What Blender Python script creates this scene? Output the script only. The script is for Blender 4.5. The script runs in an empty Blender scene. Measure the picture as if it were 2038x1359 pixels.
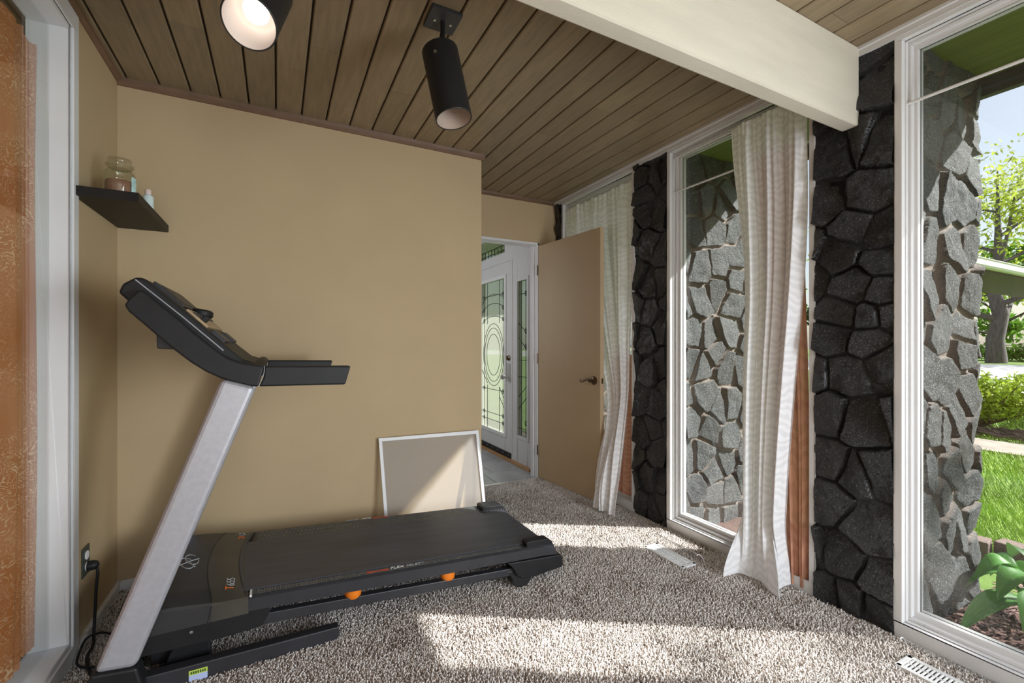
import bpy, bmesh, math, random
import numpy as np
from mathutils import Vector, Matrix
random.seed(7)
rng = np.random.default_rng(11)
sc = bpy.context.scene
COL = sc.collection

# ------------------------------------------------------------------ camera, world, sun, exposure
TH = 0.4821
cam_d = bpy.data.cameras.new('camera')
cam = bpy.data.objects.new('camera', cam_d)
COL.objects.link(cam)
cam.location = (0, 0, 1.1752)
cam.rotation_euler = (math.pi / 2, 0, -TH)
cam_d.sensor_width = 36.0
cam_d.lens = 893.29 / 2038 * 36.0
cam_d.shift_y = -(684.79 - 679.5) / 2038 * -1.0
cam_d.clip_start = 0.02
cam_d.clip_end = 400
sc.camera = cam

vs = sc.view_settings
sc.display_settings.display_device = 'sRGB'
vs.view_transform = 'Standard'
vs.look = 'None'
vs.gamma = 1
vs.use_curve_mapping = False
vs.exposure = 0.52

SUN = Vector((0.846, -0.530, 0.800)).normalized()
world = bpy.data.worlds.new('world')
sc.world = world
world.use_nodes = True
wn = world.node_tree.nodes
wl = world.node_tree.links
wn.clear()
w_out = wn.new('ShaderNodeOutputWorld')
w_bg = wn.new('ShaderNodeBackground')
w_sky = wn.new('ShaderNodeTexSky')
w_sky.sky_type = 'NISHITA'
w_sky.sun_disc = False
w_sky.sun_elevation = math.asin(SUN.z)
w_sky.sun_rotation = math.atan2(SUN.x, SUN.y)
w_sky.air_density = 1.0
w_sky.dust_density = 2.0
w_mix = wn.new('ShaderNodeMixRGB')
w_mix.inputs[0].default_value = 0.30
w_mix.inputs[2].default_value = (7.0, 6.8, 6.6, 1)
wl.new(w_sky.outputs[0], w_mix.inputs[1])
wl.new(w_mix.outputs[0], w_bg.inputs[0])
w_bg.inputs[1].default_value = 0.12
wl.new(w_bg.outputs[0], w_out.inputs[0])

sun_d = bpy.data.lights.new('sun', 'SUN')
sun_d.energy = 8.0
sun_d.angle = math.radians(0.7)
sun_d.color = (1.0, 0.975, 0.95)
sun = bpy.data.objects.new('sun', sun_d)
COL.objects.link(sun)
sun.rotation_euler = (-SUN).to_track_quat('-Z', 'Y').to_euler()
sun.location = (12, -8, 10)

def area(name, loc, aim, sx, sy, power, col):
    d = bpy.data.lights.new(name, 'AREA')
    d.shape = 'RECTANGLE'
    d.size = sx
    d.size_y = sy
    d.energy = power
    d.color = col
    o = bpy.data.objects.new(name, d)
    COL.objects.link(o)
    o.location = loc
    o.rotation_euler = (Vector(aim) - Vector(loc)).to_track_quat('-Z', 'Z').to_euler()
    return o
# added fill light at the open end of the room, behind the camera
area('rear_fill', (0.7, -2.3, 1.1), (0.7, 2.5, 0.3), 2.6, 2.0, 26, (0.87, 0.935, 1.0))
# added fill light at an unseen opening in the stone wall, behind the camera
area('side_fill', (2.14, -0.75, 1.1), (-0.6, 1.6, 0.25), 0.85, 2.1, 78, (0.87, 0.935, 1.0))
# fill light added inside the closed entrance hall beyond the doorway
area('hall_fill', (0.5, 4.6, 1.6), (2.1, 4.2, 1.1), 1.0, 1.4, 9, (0.97, 0.98, 1.0))

# ------------------------------------------------------------------ materials
M = {}
def nd(t, ty, **kw):
    n = t.nodes.new(ty)
    for k, v in kw.items():
        setattr(n, k, v)
    return n
def mat(name, col, rough=0.5, metal=0.0, spec=0.5, var=0.0, vscale=8.0, bump=0.0, bscale=60.0, coat=0.0, stretch=None, attr=None):
    """principled material; var: noise colour variation; bump: fine noise relief; attr: face attribute 'rnd' tints the colour"""
    m = bpy.data.materials.new(name)
    m.use_nodes = True
    t = m.node_tree
    b = t.nodes['Principled BSDF']
    b.inputs['Base Color'].default_value = (*col, 1)
    b.inputs['Roughness'].default_value = rough
    b.inputs['Metallic'].default_value = metal
    b.inputs['Specular IOR Level'].default_value = spec
    if coat:
        b.inputs['Coat Weight'].default_value = coat
    tc = nd(t, 'ShaderNodeTexCoord')
    vec = tc.outputs['Object']
    if stretch:
        mp = nd(t, 'ShaderNodeMapping')
        mp.inputs['Scale'].default_value = stretch
        t.links.new(vec, mp.inputs[0])
        vec = mp.outputs[0]
    if var or attr:
        n = nd(t, 'ShaderNodeTexNoise')
        n.inputs['Scale'].default_value = vscale
        n.inputs['Detail'].default_value = 6
        t.links.new(vec, n.inputs['Vector'])
        r = nd(t, 'ShaderNodeMapRange')
        r.inputs[1].default_value = 0.3
        r.inputs[2].default_value = 0.7
        r.inputs[3].default_value = 1 - var
        r.inputs[4].default_value = 1 + var
        t.links.new(n.outputs[0], r.inputs[0])
        fac = r.outputs[0]
        if attr:
            a = nd(t, 'ShaderNodeAttribute', attribute_name='rnd')
            r2 = nd(t, 'ShaderNodeMapRange')
            r2.inputs[3].default_value = 1 - attr
            r2.inputs[4].default_value = 1 + attr
            t.links.new(a.outputs['Fac'], r2.inputs[0])
            mu = nd(t, 'ShaderNodeMath', operation='MULTIPLY')
            t.links.new(fac, mu.inputs[0])
            t.links.new(r2.outputs[0], mu.inputs[1])
            fac = mu.outputs[0]
        v = nd(t, 'ShaderNodeVectorMath', operation='SCALE')
        v.inputs[0].default_value = col
        t.links.new(fac, v.inputs['Scale'])
        t.links.new(v.outputs[0], b.inputs['Base Color'])
    if bump:
        n = nd(t, 'ShaderNodeTexNoise')
        n.inputs['Scale'].default_value = bscale
        n.inputs['Detail'].default_value = 4
        t.links.new(vec, n.inputs['Vector'])
        bp = nd(t, 'ShaderNodeBump')
        bp.inputs['Strength'].default_value = bump
        bp.inputs['Distance'].default_value = 0.01
        t.links.new(n.outputs[0], bp.inputs['Height'])
        t.links.new(bp.outputs[0], b.inputs['Normal'])
    M[name] = m
    return m
def glass(name, tint=(1, 1, 1), ior=1.5, rough=0.0, fac=1.0, bump=0.0, bscale=20):
    """thin clear sheet: transparent with a Fresnel reflection"""
    m = bpy.data.materials.new(name)
    m.use_nodes = True
    t = m.node_tree
    t.nodes.clear()
    o = nd(t, 'ShaderNodeOutputMaterial')
    mx = nd(t, 'ShaderNodeMixShader')
    tr = nd(t, 'ShaderNodeBsdfTransparent')
    gl = nd(t, 'ShaderNodeBsdfGlossy')
    fr = nd(t, 'ShaderNodeLayerWeight')
    fr.inputs['Blend'].default_value = 0.5
    tr.inputs[0].default_value = (*tint, 1)
    gl.inputs['Roughness'].default_value = rough
    pw = nd(t, 'ShaderNodeMath', operation='POWER')
    pw.inputs[1].default_value = 5.0
    t.links.new(fr.outputs['Facing'], pw.inputs[0])
    f0 = ((ior - 1) / (ior + 1)) ** 2
    mu = nd(t, 'ShaderNodeMath', operation='MULTIPLY_ADD')
    mu.inputs[1].default_value = (1 - f0) * fac
    mu.inputs[2].default_value = f0 * fac
    mu.use_clamp = True
    t.links.new(pw.outputs[0], mu.inputs[0])
    t.links.new(mu.outputs[0], mx.inputs[0])
    t.links.new(tr.outputs[0], mx.inputs[1])
    t.links.new(gl.outputs[0], mx.inputs[2])
    if bump:
        n = nd(t, 'ShaderNodeTexNoise')
        n.inputs['Scale'].default_value = bscale
        bp = nd(t, 'ShaderNodeBump')
        bp.inputs['Strength'].default_value = bump
        t.links.new(n.outputs[0], bp.inputs['Height'])
        t.links.new(bp.outputs[0], gl.inputs['Normal'])
        t.links.new(bp.outputs[0], fr.inputs['Normal'])
    t.links.new(mx.outputs[0], o.inputs[0])
    M[name] = m
    return m
def emit(name, col, strength):
    m = bpy.data.materials.new(name)
    m.use_nodes = True
    t = m.node_tree
    t.nodes.clear()
    o = nd(t, 'ShaderNodeOutputMaterial')
    e = nd(t, 'ShaderNodeEmission')
    e.inputs[0].default_value = (*col, 1)
    e.inputs[1].default_value = strength
    t.links.new(e.outputs[0], o.inputs[0])
    M[name] = m
    return m

mat('wall_paint', (0.465, 0.350, 0.205), 0.75, var=0.035, vscale=2.5, bump=0.06, bscale=150)
mat('white_paint', (0.66, 0.66, 0.665), 0.4, var=0.03, vscale=5, bump=0.04, bscale=90)
mat('door_white', (0.58, 0.58, 0.585), 0.45, var=0.03, vscale=4)
mat('beam_paint', (0.56, 0.525, 0.43), 0.6, var=0.06, vscale=3, bump=0.08, bscale=40, stretch=(1, 4, 6))
mat('door_tan', (0.42, 0.305, 0.18), 0.55, var=0.05, vscale=1.5)
mat('plank', (0.235, 0.178, 0.108), 0.5, var=0.16, vscale=7, bump=0.12, bscale=30, stretch=(7, 0.8, 3), attr=0.14)
mat('plank_dark', (0.045, 0.026, 0.015), 0.7)
mat('trim_brown', (0.15, 0.085, 0.05), 0.5, var=0.15, vscale=10, stretch=(1, 1, 5))
mat('soffit', (0.15, 0.19, 0.03), 0.7, var=0.12, vscale=5, stretch=(6, 0.6, 2), attr=0.10)  # olive base colour holds the green light thrown up by the grass
mat('fascia', (0.05, 0.05, 0.045), 0.7, var=0.1)
mat('roofing', (0.08, 0.075, 0.07), 0.9)
mat('grey_tile', (0.36, 0.37, 0.38), 0.25, var=0.18, vscale=3)
mat('grout', (0.16, 0.16, 0.16), 0.8)
mat('black_metal', (0.012, 0.012, 0.013), 0.45, spec=0.5)
mat('plate_grey', (0.035, 0.037, 0.042), 0.5)
mat('steel', (0.7, 0.69, 0.67), 0.3, metal=1.0)
mat('bronze', (0.16, 0.115, 0.075), 0.3, metal=1.0)
mat('black_plastic', (0.011, 0.011, 0.012), 0.5, spec=0.3, var=0.15, vscale=20, bump=0.05, bscale=300)
mat('dark_plastic', (0.028, 0.028, 0.032), 0.42, spec=0.4, var=0.12, vscale=9, bump=0.05, bscale=300)
mat('hood_plastic', (0.026, 0.0255, 0.026), 0.45, var=0.25, vscale=7, bump=0.05, bscale=260)
mat('hood_band', (0.046, 0.042, 0.033), 0.45, var=0.25, vscale=7, bump=0.05, bscale=260)
mat('belt', (0.050, 0.052, 0.066), 0.45, var=0.28, vscale=6, bump=0.06, bscale=500, stretch=(0.5, 3, 1))
mat('grip', (0.062, 0.066, 0.066), 0.5, var=0.3, vscale=30)
mat('grip_dot', (0.20, 0.21, 0.215), 0.45)
mat('silver_paint', (0.40, 0.40, 0.43), 0.42, metal=0.35, var=0.06, vscale=60, bump=0.08, bscale=500)
mat('orange_rubber', (0.75, 0.19, 0.01), 0.45)
mat('orange_print', (0.8, 0.18, 0.02), 0.5)
mat('grey_print', (0.42, 0.45, 0.47), 0.5)
mat('white_print', (0.75, 0.76, 0.76), 0.5)
mat('red_print', (0.5, 0.07, 0.03), 0.5)
mat('yellow_label', (0.5, 0.62, 0.1), 0.5)
mat('blue_label', (0.42, 0.5, 0.75), 0.5)
mat('green_print', (0.03, 0.09, 0.01), 0.6)
mat('console_tan_reflection', (0.40, 0.28, 0.16), 0.4, var=0.2, vscale=12)  # tan of a reflection put into the button panel's colour
mat('shelf_black', (0.012, 0.010, 0.009), 0.5, spec=0.25, var=0.15, vscale=14)
mat('wax', (0.34, 0.17, 0.115), 0.5, var=0.12, vscale=12)
mat('jar_label', (0.45, 0.66, 0.66), 0.5, var=0.35, vscale=40)
mat('pale_plastic', (0.62, 0.74, 0.74), 0.35)
mat('pink_cap', (0.76, 0.62, 0.58), 0.4)
mat('rubber', (0.008, 0.008, 0.008), 0.5)
mat('outlet_cover', (0.05, 0.06, 0.05), 0.35)
mat('white_plastic', (0.8, 0.8, 0.8), 0.35)
mat('lamp_white', (0.46, 0.38, 0.33), 0.5)
mat('lamp_baffle', (0.42, 0.33, 0.27), 0.4, bump=0.3, bscale=40, stretch=(1, 1, 8))
mat('mulch', (0.13, 0.075, 0.06), 0.9, var=0.5, vscale=60, bump=0.6, bscale=80)
mat('mulch_chip', (0.26, 0.15, 0.13), 0.8, attr=0.7)
mat('brick_edge', (0.20, 0.145, 0.12), 0.85, var=0.2, vscale=25, bump=0.4, bscale=70)
mat('lawn_soil', (0.12, 0.21, 0.03), 0.9, var=0.3, vscale=3, bump=0.5, bscale=60)
mat('grass_blade', (0.34, 0.50, 0.06), 0.6, attr=0.45)
mat('asphalt', (0.40, 0.40, 0.43), 0.8, var=0.08, vscale=2)
mat('paver', (0.36, 0.31, 0.26), 0.85, var=0.2, vscale=6, bump=0.3, bscale=30)
mat('bark', (0.115, 0.10, 0.105), 0.9, var=0.35, vscale=4, bump=0.8, bscale=10, stretch=(3, 3, 0.6))
mat('twig', (0.13, 0.10, 0.085), 0.85, var=0.2)
mat('gutter_white', (0.72, 0.72, 0.70), 0.4)
mat('carport_wood', (0.05, 0.036, 0.026), 0.7, var=0.2)
mat('clear_plastic_rim', (0.7, 0.7, 0.7), 0.2)
mat('threshold_oak', (0.42, 0.23, 0.10), 0.5, var=0.2, vscale=8)
mat('came', (0.02, 0.025, 0.02), 0.4, metal=0.4)
mat('sill_trim', (0.60, 0.60, 0.60), 0.45, var=0.04)
glass('window_glass', (0.97, 0.985, 0.975), 1.5, 0.0, 1.0)
glass('jar_glass', (0.93, 0.94, 0.91), 1.45, 0.02, 1.3)
glass('clear_plastic', (0.93, 0.93, 0.93), 1.45, 0.06, 1.4)
emit('bulb_glow', (1.0, 0.95, 0.88), 3.2)

def leaf_mat(name, col, trans, attr=0.4, rough=0.5):
    m = mat(name, col, rough, attr=attr)
    t = m.node_tree
    b = t.nodes['Principled BSDF']
    o = [n for n in t.nodes if n.type == 'OUTPUT_MATERIAL'][0]
    tl = nd(t, 'ShaderNodeBsdfTranslucent')
    src = b.inputs['Base Color'].links[0].from_socket
    t.links.new(src, tl.inputs[0])
    mx = nd(t, 'ShaderNodeMixShader')
    mx.inputs[0].default_value = trans
    t.links.new(b.outputs[0], mx.inputs[1])
    t.links.new(tl.outputs[0], mx.inputs[2])
    t.links.new(mx.outputs[0], o.inputs[0])
    return m
leaf_mat('leaf_yellow', (0.42, 0.50, 0.06), 0.45)
leaf_mat('leaf_green', (0.14, 0.30, 0.035), 0.4)
leaf_mat('leaf_dark', (0.05, 0.11, 0.03), 0.3)
leaf_mat('juniper', (0.36, 0.47, 0.05), 0.3, attr=0.5)
leaf_mat('hosta_green', (0.10, 0.27, 0.05), 0.25, attr=0.35, rough=0.35)

def carpet_mat():
    m = bpy.data.materials.new('carpet')
    m.use_nodes = True
    t = m.node_tree
    b = t.nodes['Principled BSDF']
    b.inputs['Roughness'].default_value = 0.95
    b.inputs['Specular IOR Level'].default_value = 0.1
    a = nd(t, 'ShaderNodeAttribute', attribute_name='rnd')
    r = nd(t, 'ShaderNodeValToRGB')
    e = r.color_ramp.elements
    e[0].position = 0.0
    e[0].color = (0.16, 0.125, 0.105, 1)
    e[1].position = 1.0
    e[1].color = (0.93, 0.90, 0.87, 1)
    for p, c in ((0.16, (0.26, 0.21, 0.18, 1)), (0.32, (0.62, 0.55, 0.505, 1)), (0.6, (0.79, 0.735, 0.69, 1))):
        x = e.new(p)
        x.color = c
    t.links.new(a.outputs['Fac'], r.inputs[0])
    t.links.new(r.outputs[0], b.inputs['Base Color'])
    M['carpet_tuft'] = m
carpet_mat()
mat('carpet_base', (0.40, 0.34, 0.30), 0.95, spec=0.1, var=0.5, vscale=140, bump=0.6, bscale=160)

def stone_mat(name, dark, light, fleck, mortar, rough, fscale, bump, coat=0.0, vein=0.0, veincol=(0.4, 0.3, 0.2)):
    m = bpy.data.materials.new(name)
    m.use_nodes = True
    t = m.node_tree
    b = t.nodes['Principled BSDF']
    b.inputs['Roughness'].default_value = rough
    if coat:
        b.inputs['Coat Weight'].default_value = coat
        b.inputs['Coat Roughness'].default_value = 0.25
    tc = nd(t, 'ShaderNodeTexCoord')
    n1 = nd(t, 'ShaderNodeTexNoise')
    n1.inputs['Scale'].default_value = 14
    n1.inputs['Detail'].default_value = 8
    n1.inputs['Roughness'].default_value = 0.7
    t.links.new(tc.outputs['Object'], n1.inputs['Vector'])
    at = nd(t, 'ShaderNodeAttribute', attribute_name='rnd')
    r1 = nd(t, 'ShaderNodeMapRange')
    r1.inputs[1].default_value = 0.32
    r1.inputs[2].default_value = 0.68
    t.links.new(n1.outputs[0], r1.inputs[0])
    av = nd(t, 'ShaderNodeMath', operation='MULTIPLY_ADD')
    t.links.new(r1.outputs[0], av.inputs[0])
    av.inputs[1].default_value = 0.6
    t.links.new(at.outputs['Fac'], av.inputs[2])
    sc_ = nd(t, 'ShaderNodeMath', operation='MULTIPLY')
    sc_.inputs[1].default_value = 0.62
    t.links.new(av.outputs[0], sc_.inputs[0])
    mx = nd(t, 'ShaderNodeMixRGB')
    mx.inputs[1].default_value = (*dark, 1)
    mx.inputs[2].default_value = (*light, 1)
    t.links.new(sc_.outputs[0], mx.inputs[0])
    col = mx.outputs[0]
    n2 = nd(t, 'ShaderNodeTexNoise')
    n2.inputs['Scale'].default_value = fscale
    n2.inputs['Detail'].default_value = 3
    n2.inputs['Roughness'].default_value = 0.8
    t.links.new(tc.outputs['Object'], n2.inputs['Vector'])
    r2 = nd(t, 'ShaderNodeMapRange')
    r2.inputs[1].default_value = 0.565
    r2.inputs[2].default_value = 0.64
    t.links.new(n2.outputs[0], r2.inputs[0])
    m2 = nd(t, 'ShaderNodeMixRGB')
    m2.inputs[2].default_value = (*fleck, 1)
    t.links.new(r2.outputs[0], m2.inputs[0])
    t.links.new(col, m2.inputs[1])
    r3 = nd(t, 'ShaderNodeMapRange')
    r3.inputs[1].default_value = 0.30
    r3.inputs[2].default_value = 0.42
    r3.inputs[3].default_value = 0.35
    r3.inputs[4].default_value = 1.0
    t.links.new(n2.outputs[0], r3.inputs[0])
    m3 = nd(t, 'ShaderNodeVectorMath', operation='SCALE')
    t.links.new(m2.outputs[0], m3.inputs[0])
    t.links.new(r3.outputs[0], m3.inputs['Scale'])
    col = m3.outputs[0]
    if vein:
        n4 = nd(t, 'ShaderNodeTexNoise')
        n4.inputs['Scale'].default_value = 6
        n4.inputs['Detail'].default_value = 7
        n4.inputs['Roughness'].default_value = 0.75
        n4.inputs['Distortion'].default_value = 0.8
        t.links.new(tc.outputs['Object'], n4.inputs['Vector'])
        r4 = nd(t, 'ShaderNodeMapRange')
        r4.inputs[1].default_value = 0.62
        r4.inputs[2].default_value = 0.74
        r4.inputs[4].default_value = vein
        t.links.new(n4.outputs[0], r4.inputs[0])
        m5 = nd(t, 'ShaderNodeMixRGB')
        m5.inputs[2].default_value = (*veincol, 1)
        t.links.new(r4.outputs[0], m5.inputs[0])
        t.links.new(col, m5.inputs[1])
        col = m5.outputs[0]
    mo = nd(t, 'ShaderNodeAttribute', attribute_name='mortar')
    m4 = nd(t, 'ShaderNodeMixRGB')
    m4.inputs[2].default_value = (*mortar, 1)
    t.links.new(mo.outputs['Fac'], m4.inputs[0])
    t.links.new(col, m4.inputs[1])
    t.links.new(m4.outputs[0], b.inputs['Base Color'])
    bn = nd(t, 'ShaderNodeTexNoise')
    bn.inputs['Scale'].default_value = 70
    bn.inputs['Detail'].default_value = 6
    bn.inputs['Roughness'].default_value = 0.75
    t.links.new(tc.outputs['Object'], bn.inputs['Vector'])
    bp = nd(t, 'ShaderNodeBump')
    bp.inputs['Strength'].default_value = bump
    bp.inputs['Distance'].default_value = 0.012
    t.links.new(bn.outputs[0], bp.inputs['Height'])
    t.links.new(bp.outputs[0], b.inputs['Normal'])
    M[name] = m
stone_mat('stone_black', (0.003, 0.003, 0.0033), (0.034, 0.033, 0.031), (0.19, 0.185, 0.18), (0.003, 0.003, 0.003), 0.36, 150, 1.5, coat=0.25, vein=0.55, veincol=(0.16, 0.12, 0.08))
stone_mat('stone_grey', (0.040, 0.043, 0.045), (0.145, 0.152, 0.156), (0.50, 0.52, 0.52), (0.36, 0.295, 0.25), 0.75, 190, 1.3)

def sheer_mat(name, col, band, opac_lo, opac_hi, scale, trans=0.5):
    """sheer woven cloth with a zebra pattern of denser bands"""
    m = bpy.data.materials.new(name)
    m.use_nodes = True
    t = m.node_tree
    t.nodes.clear()
    o = nd(t, 'ShaderNodeOutputMaterial')
    uv = nd(t, 'ShaderNodeUVMap', uv_map='cloth')
    w = nd(t, 'ShaderNodeTexWave', wave_type='BANDS', bands_direction='Y')
    w.inputs['Scale'].default_value = scale
    w.inputs['Distortion'].default_value = 12.0
    w.inputs['Detail'].default_value = 2.0
    w.inputs['Detail Scale'].default_value = 0.9
    t.links.new(uv.outputs[0], w.inputs['Vector'])
    r = nd(t, 'ShaderNodeMapRange')
    r.inputs[1].default_value = 0.35
    r.inputs[2].default_value = 0.65
    t.links.new(w.outputs['Fac'], r.inputs[0])
    mc = nd(t, 'ShaderNodeMixRGB')
    mc.inputs[1].default_value = (*col, 1)
    mc.inputs[2].default_value = (*band, 1)
    t.links.new(r.outputs[0], mc.inputs[0])
    di = nd(t, 'ShaderNodeBsdfDiffuse')
    tl = nd(t, 'ShaderNodeBsdfTranslucent')
    t.links.new(mc.outputs[0], di.inputs[0])
    t.links.new(mc.outputs[0], tl.inputs[0])
    m1 = nd(t, 'ShaderNodeMixShader')
    m1.inputs[0].default_value = trans
    t.links.new(di.outputs[0], m1.inputs[1])
    t.links.new(tl.outputs[0], m1.inputs[2])
    op = nd(t, 'ShaderNodeMapRange')
    op.inputs[3].default_value = opac_lo
    op.inputs[4].default_value = opac_hi
    t.links.new(r.outputs[0], op.inputs[0])
    tr = nd(t, 'ShaderNodeBsdfTransparent')
    m2 = nd(t, 'ShaderNodeMixShader')
    t.links.new(op.outputs[0], m2.inputs[0])
    t.links.new(tr.outputs[0], m2.inputs[1])
    t.links.new(m1.outputs[0], m2.inputs[2])
    t.links.new(m2.outputs[0], o.inputs[0])
    M[name] = m
    return m
sheer_mat('sheer_white', (0.85, 0.85, 0.865), (0.93, 0.93, 0.945), 0.975, 0.994, 8.0, 0.27)
sheer_mat('sheer_copper', (0.56, 0.28, 0.19), (0.62, 0.33, 0.22), 0.975, 0.99, 4.0, 0.2)
def paisley_mat():
    m = bpy.data.materials.new('paisley')
    m.use_nodes = True
    t = m.node_tree
    t.nodes.clear()
    o = nd(t, 'ShaderNodeOutputMaterial')
    uv = nd(t, 'ShaderNodeUVMap', uv_map='cloth')
    n = nd(t, 'ShaderNodeTexNoise')
    n.inputs['Scale'].default_value = 13
    n.inputs['Detail'].default_value = 2.5
    n.inputs['Distortion'].default_value = 2.2
    t.links.new(uv.outputs[0], n.inputs['Vector'])
    mm = nd(t, 'ShaderNodeMath', operation='MULTIPLY')
    mm.inputs[1].default_value = 60
    t.links.new(n.outputs[0], mm.inputs[0])
    si = nd(t, 'ShaderNodeMath', operation='SINE')
    t.links.new(mm.outputs[0], si.inputs[0])
    r = nd(t, 'ShaderNodeMapRange')
    r.inputs[1].default_value = 0.55
    r.inputs[2].default_value = 0.9
    t.links.new(si.outputs[0], r.inputs[0])
    n2 = nd(t, 'ShaderNodeTexNoise')
    n2.inputs['Scale'].default_value = 3.5
    t.links.new(uv.outputs[0], n2.inputs['Vector'])
    r2 = nd(t, 'ShaderNodeMapRange')
    r2.inputs[1].default_value = 0.4
    r2.inputs[2].default_value = 0.6
    t.links.new(n2.outputs[0], r2.inputs[0])
    mu = nd(t, 'ShaderNodeMath', operation='MULTIPLY')
    t.links.new(r.outputs[0], mu.inputs[0])
    t.links.new(r2.outputs[0], mu.inputs[1])
    mc = nd(t, 'ShaderNodeMixRGB')
    mc.inputs[1].default_value = (0.62, 0.225, 0.072, 1)
    mc.inputs[2].default_value = (0.95, 0.62, 0.36, 1)
    t.links.new(mu.outputs[0], mc.inputs[0])
    b = nd(t, 'ShaderNodeBsdfPrincipled')
    b.inputs['Roughness'].default_value = 0.45
    t.links.new(mc.outputs[0], b.inputs['Base Color'])
    tl = nd(t, 'ShaderNodeBsdfTranslucent')
    t.links.new(mc.outputs[0], tl.inputs[0])
    mx = nd(t, 'ShaderNodeMixShader')
    mx.inputs[0].default_value = 0.45
    t.links.new(b.outputs[0], mx.inputs[1])
    t.links.new(tl.outputs[0], mx.inputs[2])
    t.links.new(mx.outputs[0], o.inputs[0])
    M['paisley'] = m
paisley_mat()
def mesh_screen_mat():
    m = bpy.data.materials.new('insect_mesh')
    m.use_nodes = True
    t = m.node_tree
    t.nodes.clear()
    o = nd(t, 'ShaderNodeOutputMaterial')
    d = nd(t, 'ShaderNodeBsdfDiffuse')
    d.inputs[0].default_value = (0.50, 0.48, 0.47, 1)
    tr = nd(t, 'ShaderNodeBsdfTransparent')
    mx = nd(t, 'ShaderNodeMixShader')
    mx.inputs[0].default_value = 0.24
    t.links.new(tr.outputs[0], mx.inputs[1])
    t.links.new(d.outputs[0], mx.inputs[2])
    t.links.new(mx.outputs[0], o.inputs[0])
    M['insect_mesh'] = m
mesh_screen_mat()
def leaded_mat():
    m = glass('leaded_glass', (0.60, 0.63, 0.57), 1.5, 0.12, 1.6, bump=0.35, bscale=26)
    t = m.node_tree
    o = [n for n in t.nodes if n.type == 'OUTPUT_MATERIAL'][0]
    prev = o.inputs[0].links[0].from_socket
    tl = nd(t, 'ShaderNodeBsdfTranslucent')
    tl.inputs[0].default_value = (0.82, 0.83, 0.76, 1)
    mx = nd(t, 'ShaderNodeMixShader')
    mx.inputs[0].default_value = 0.2
    t.links.new(prev, mx.inputs[1])
    t.links.new(tl.outputs[0], mx.inputs[2])
    t.links.new(mx.outputs[0], o.inputs[0])
leaded_mat()

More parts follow.
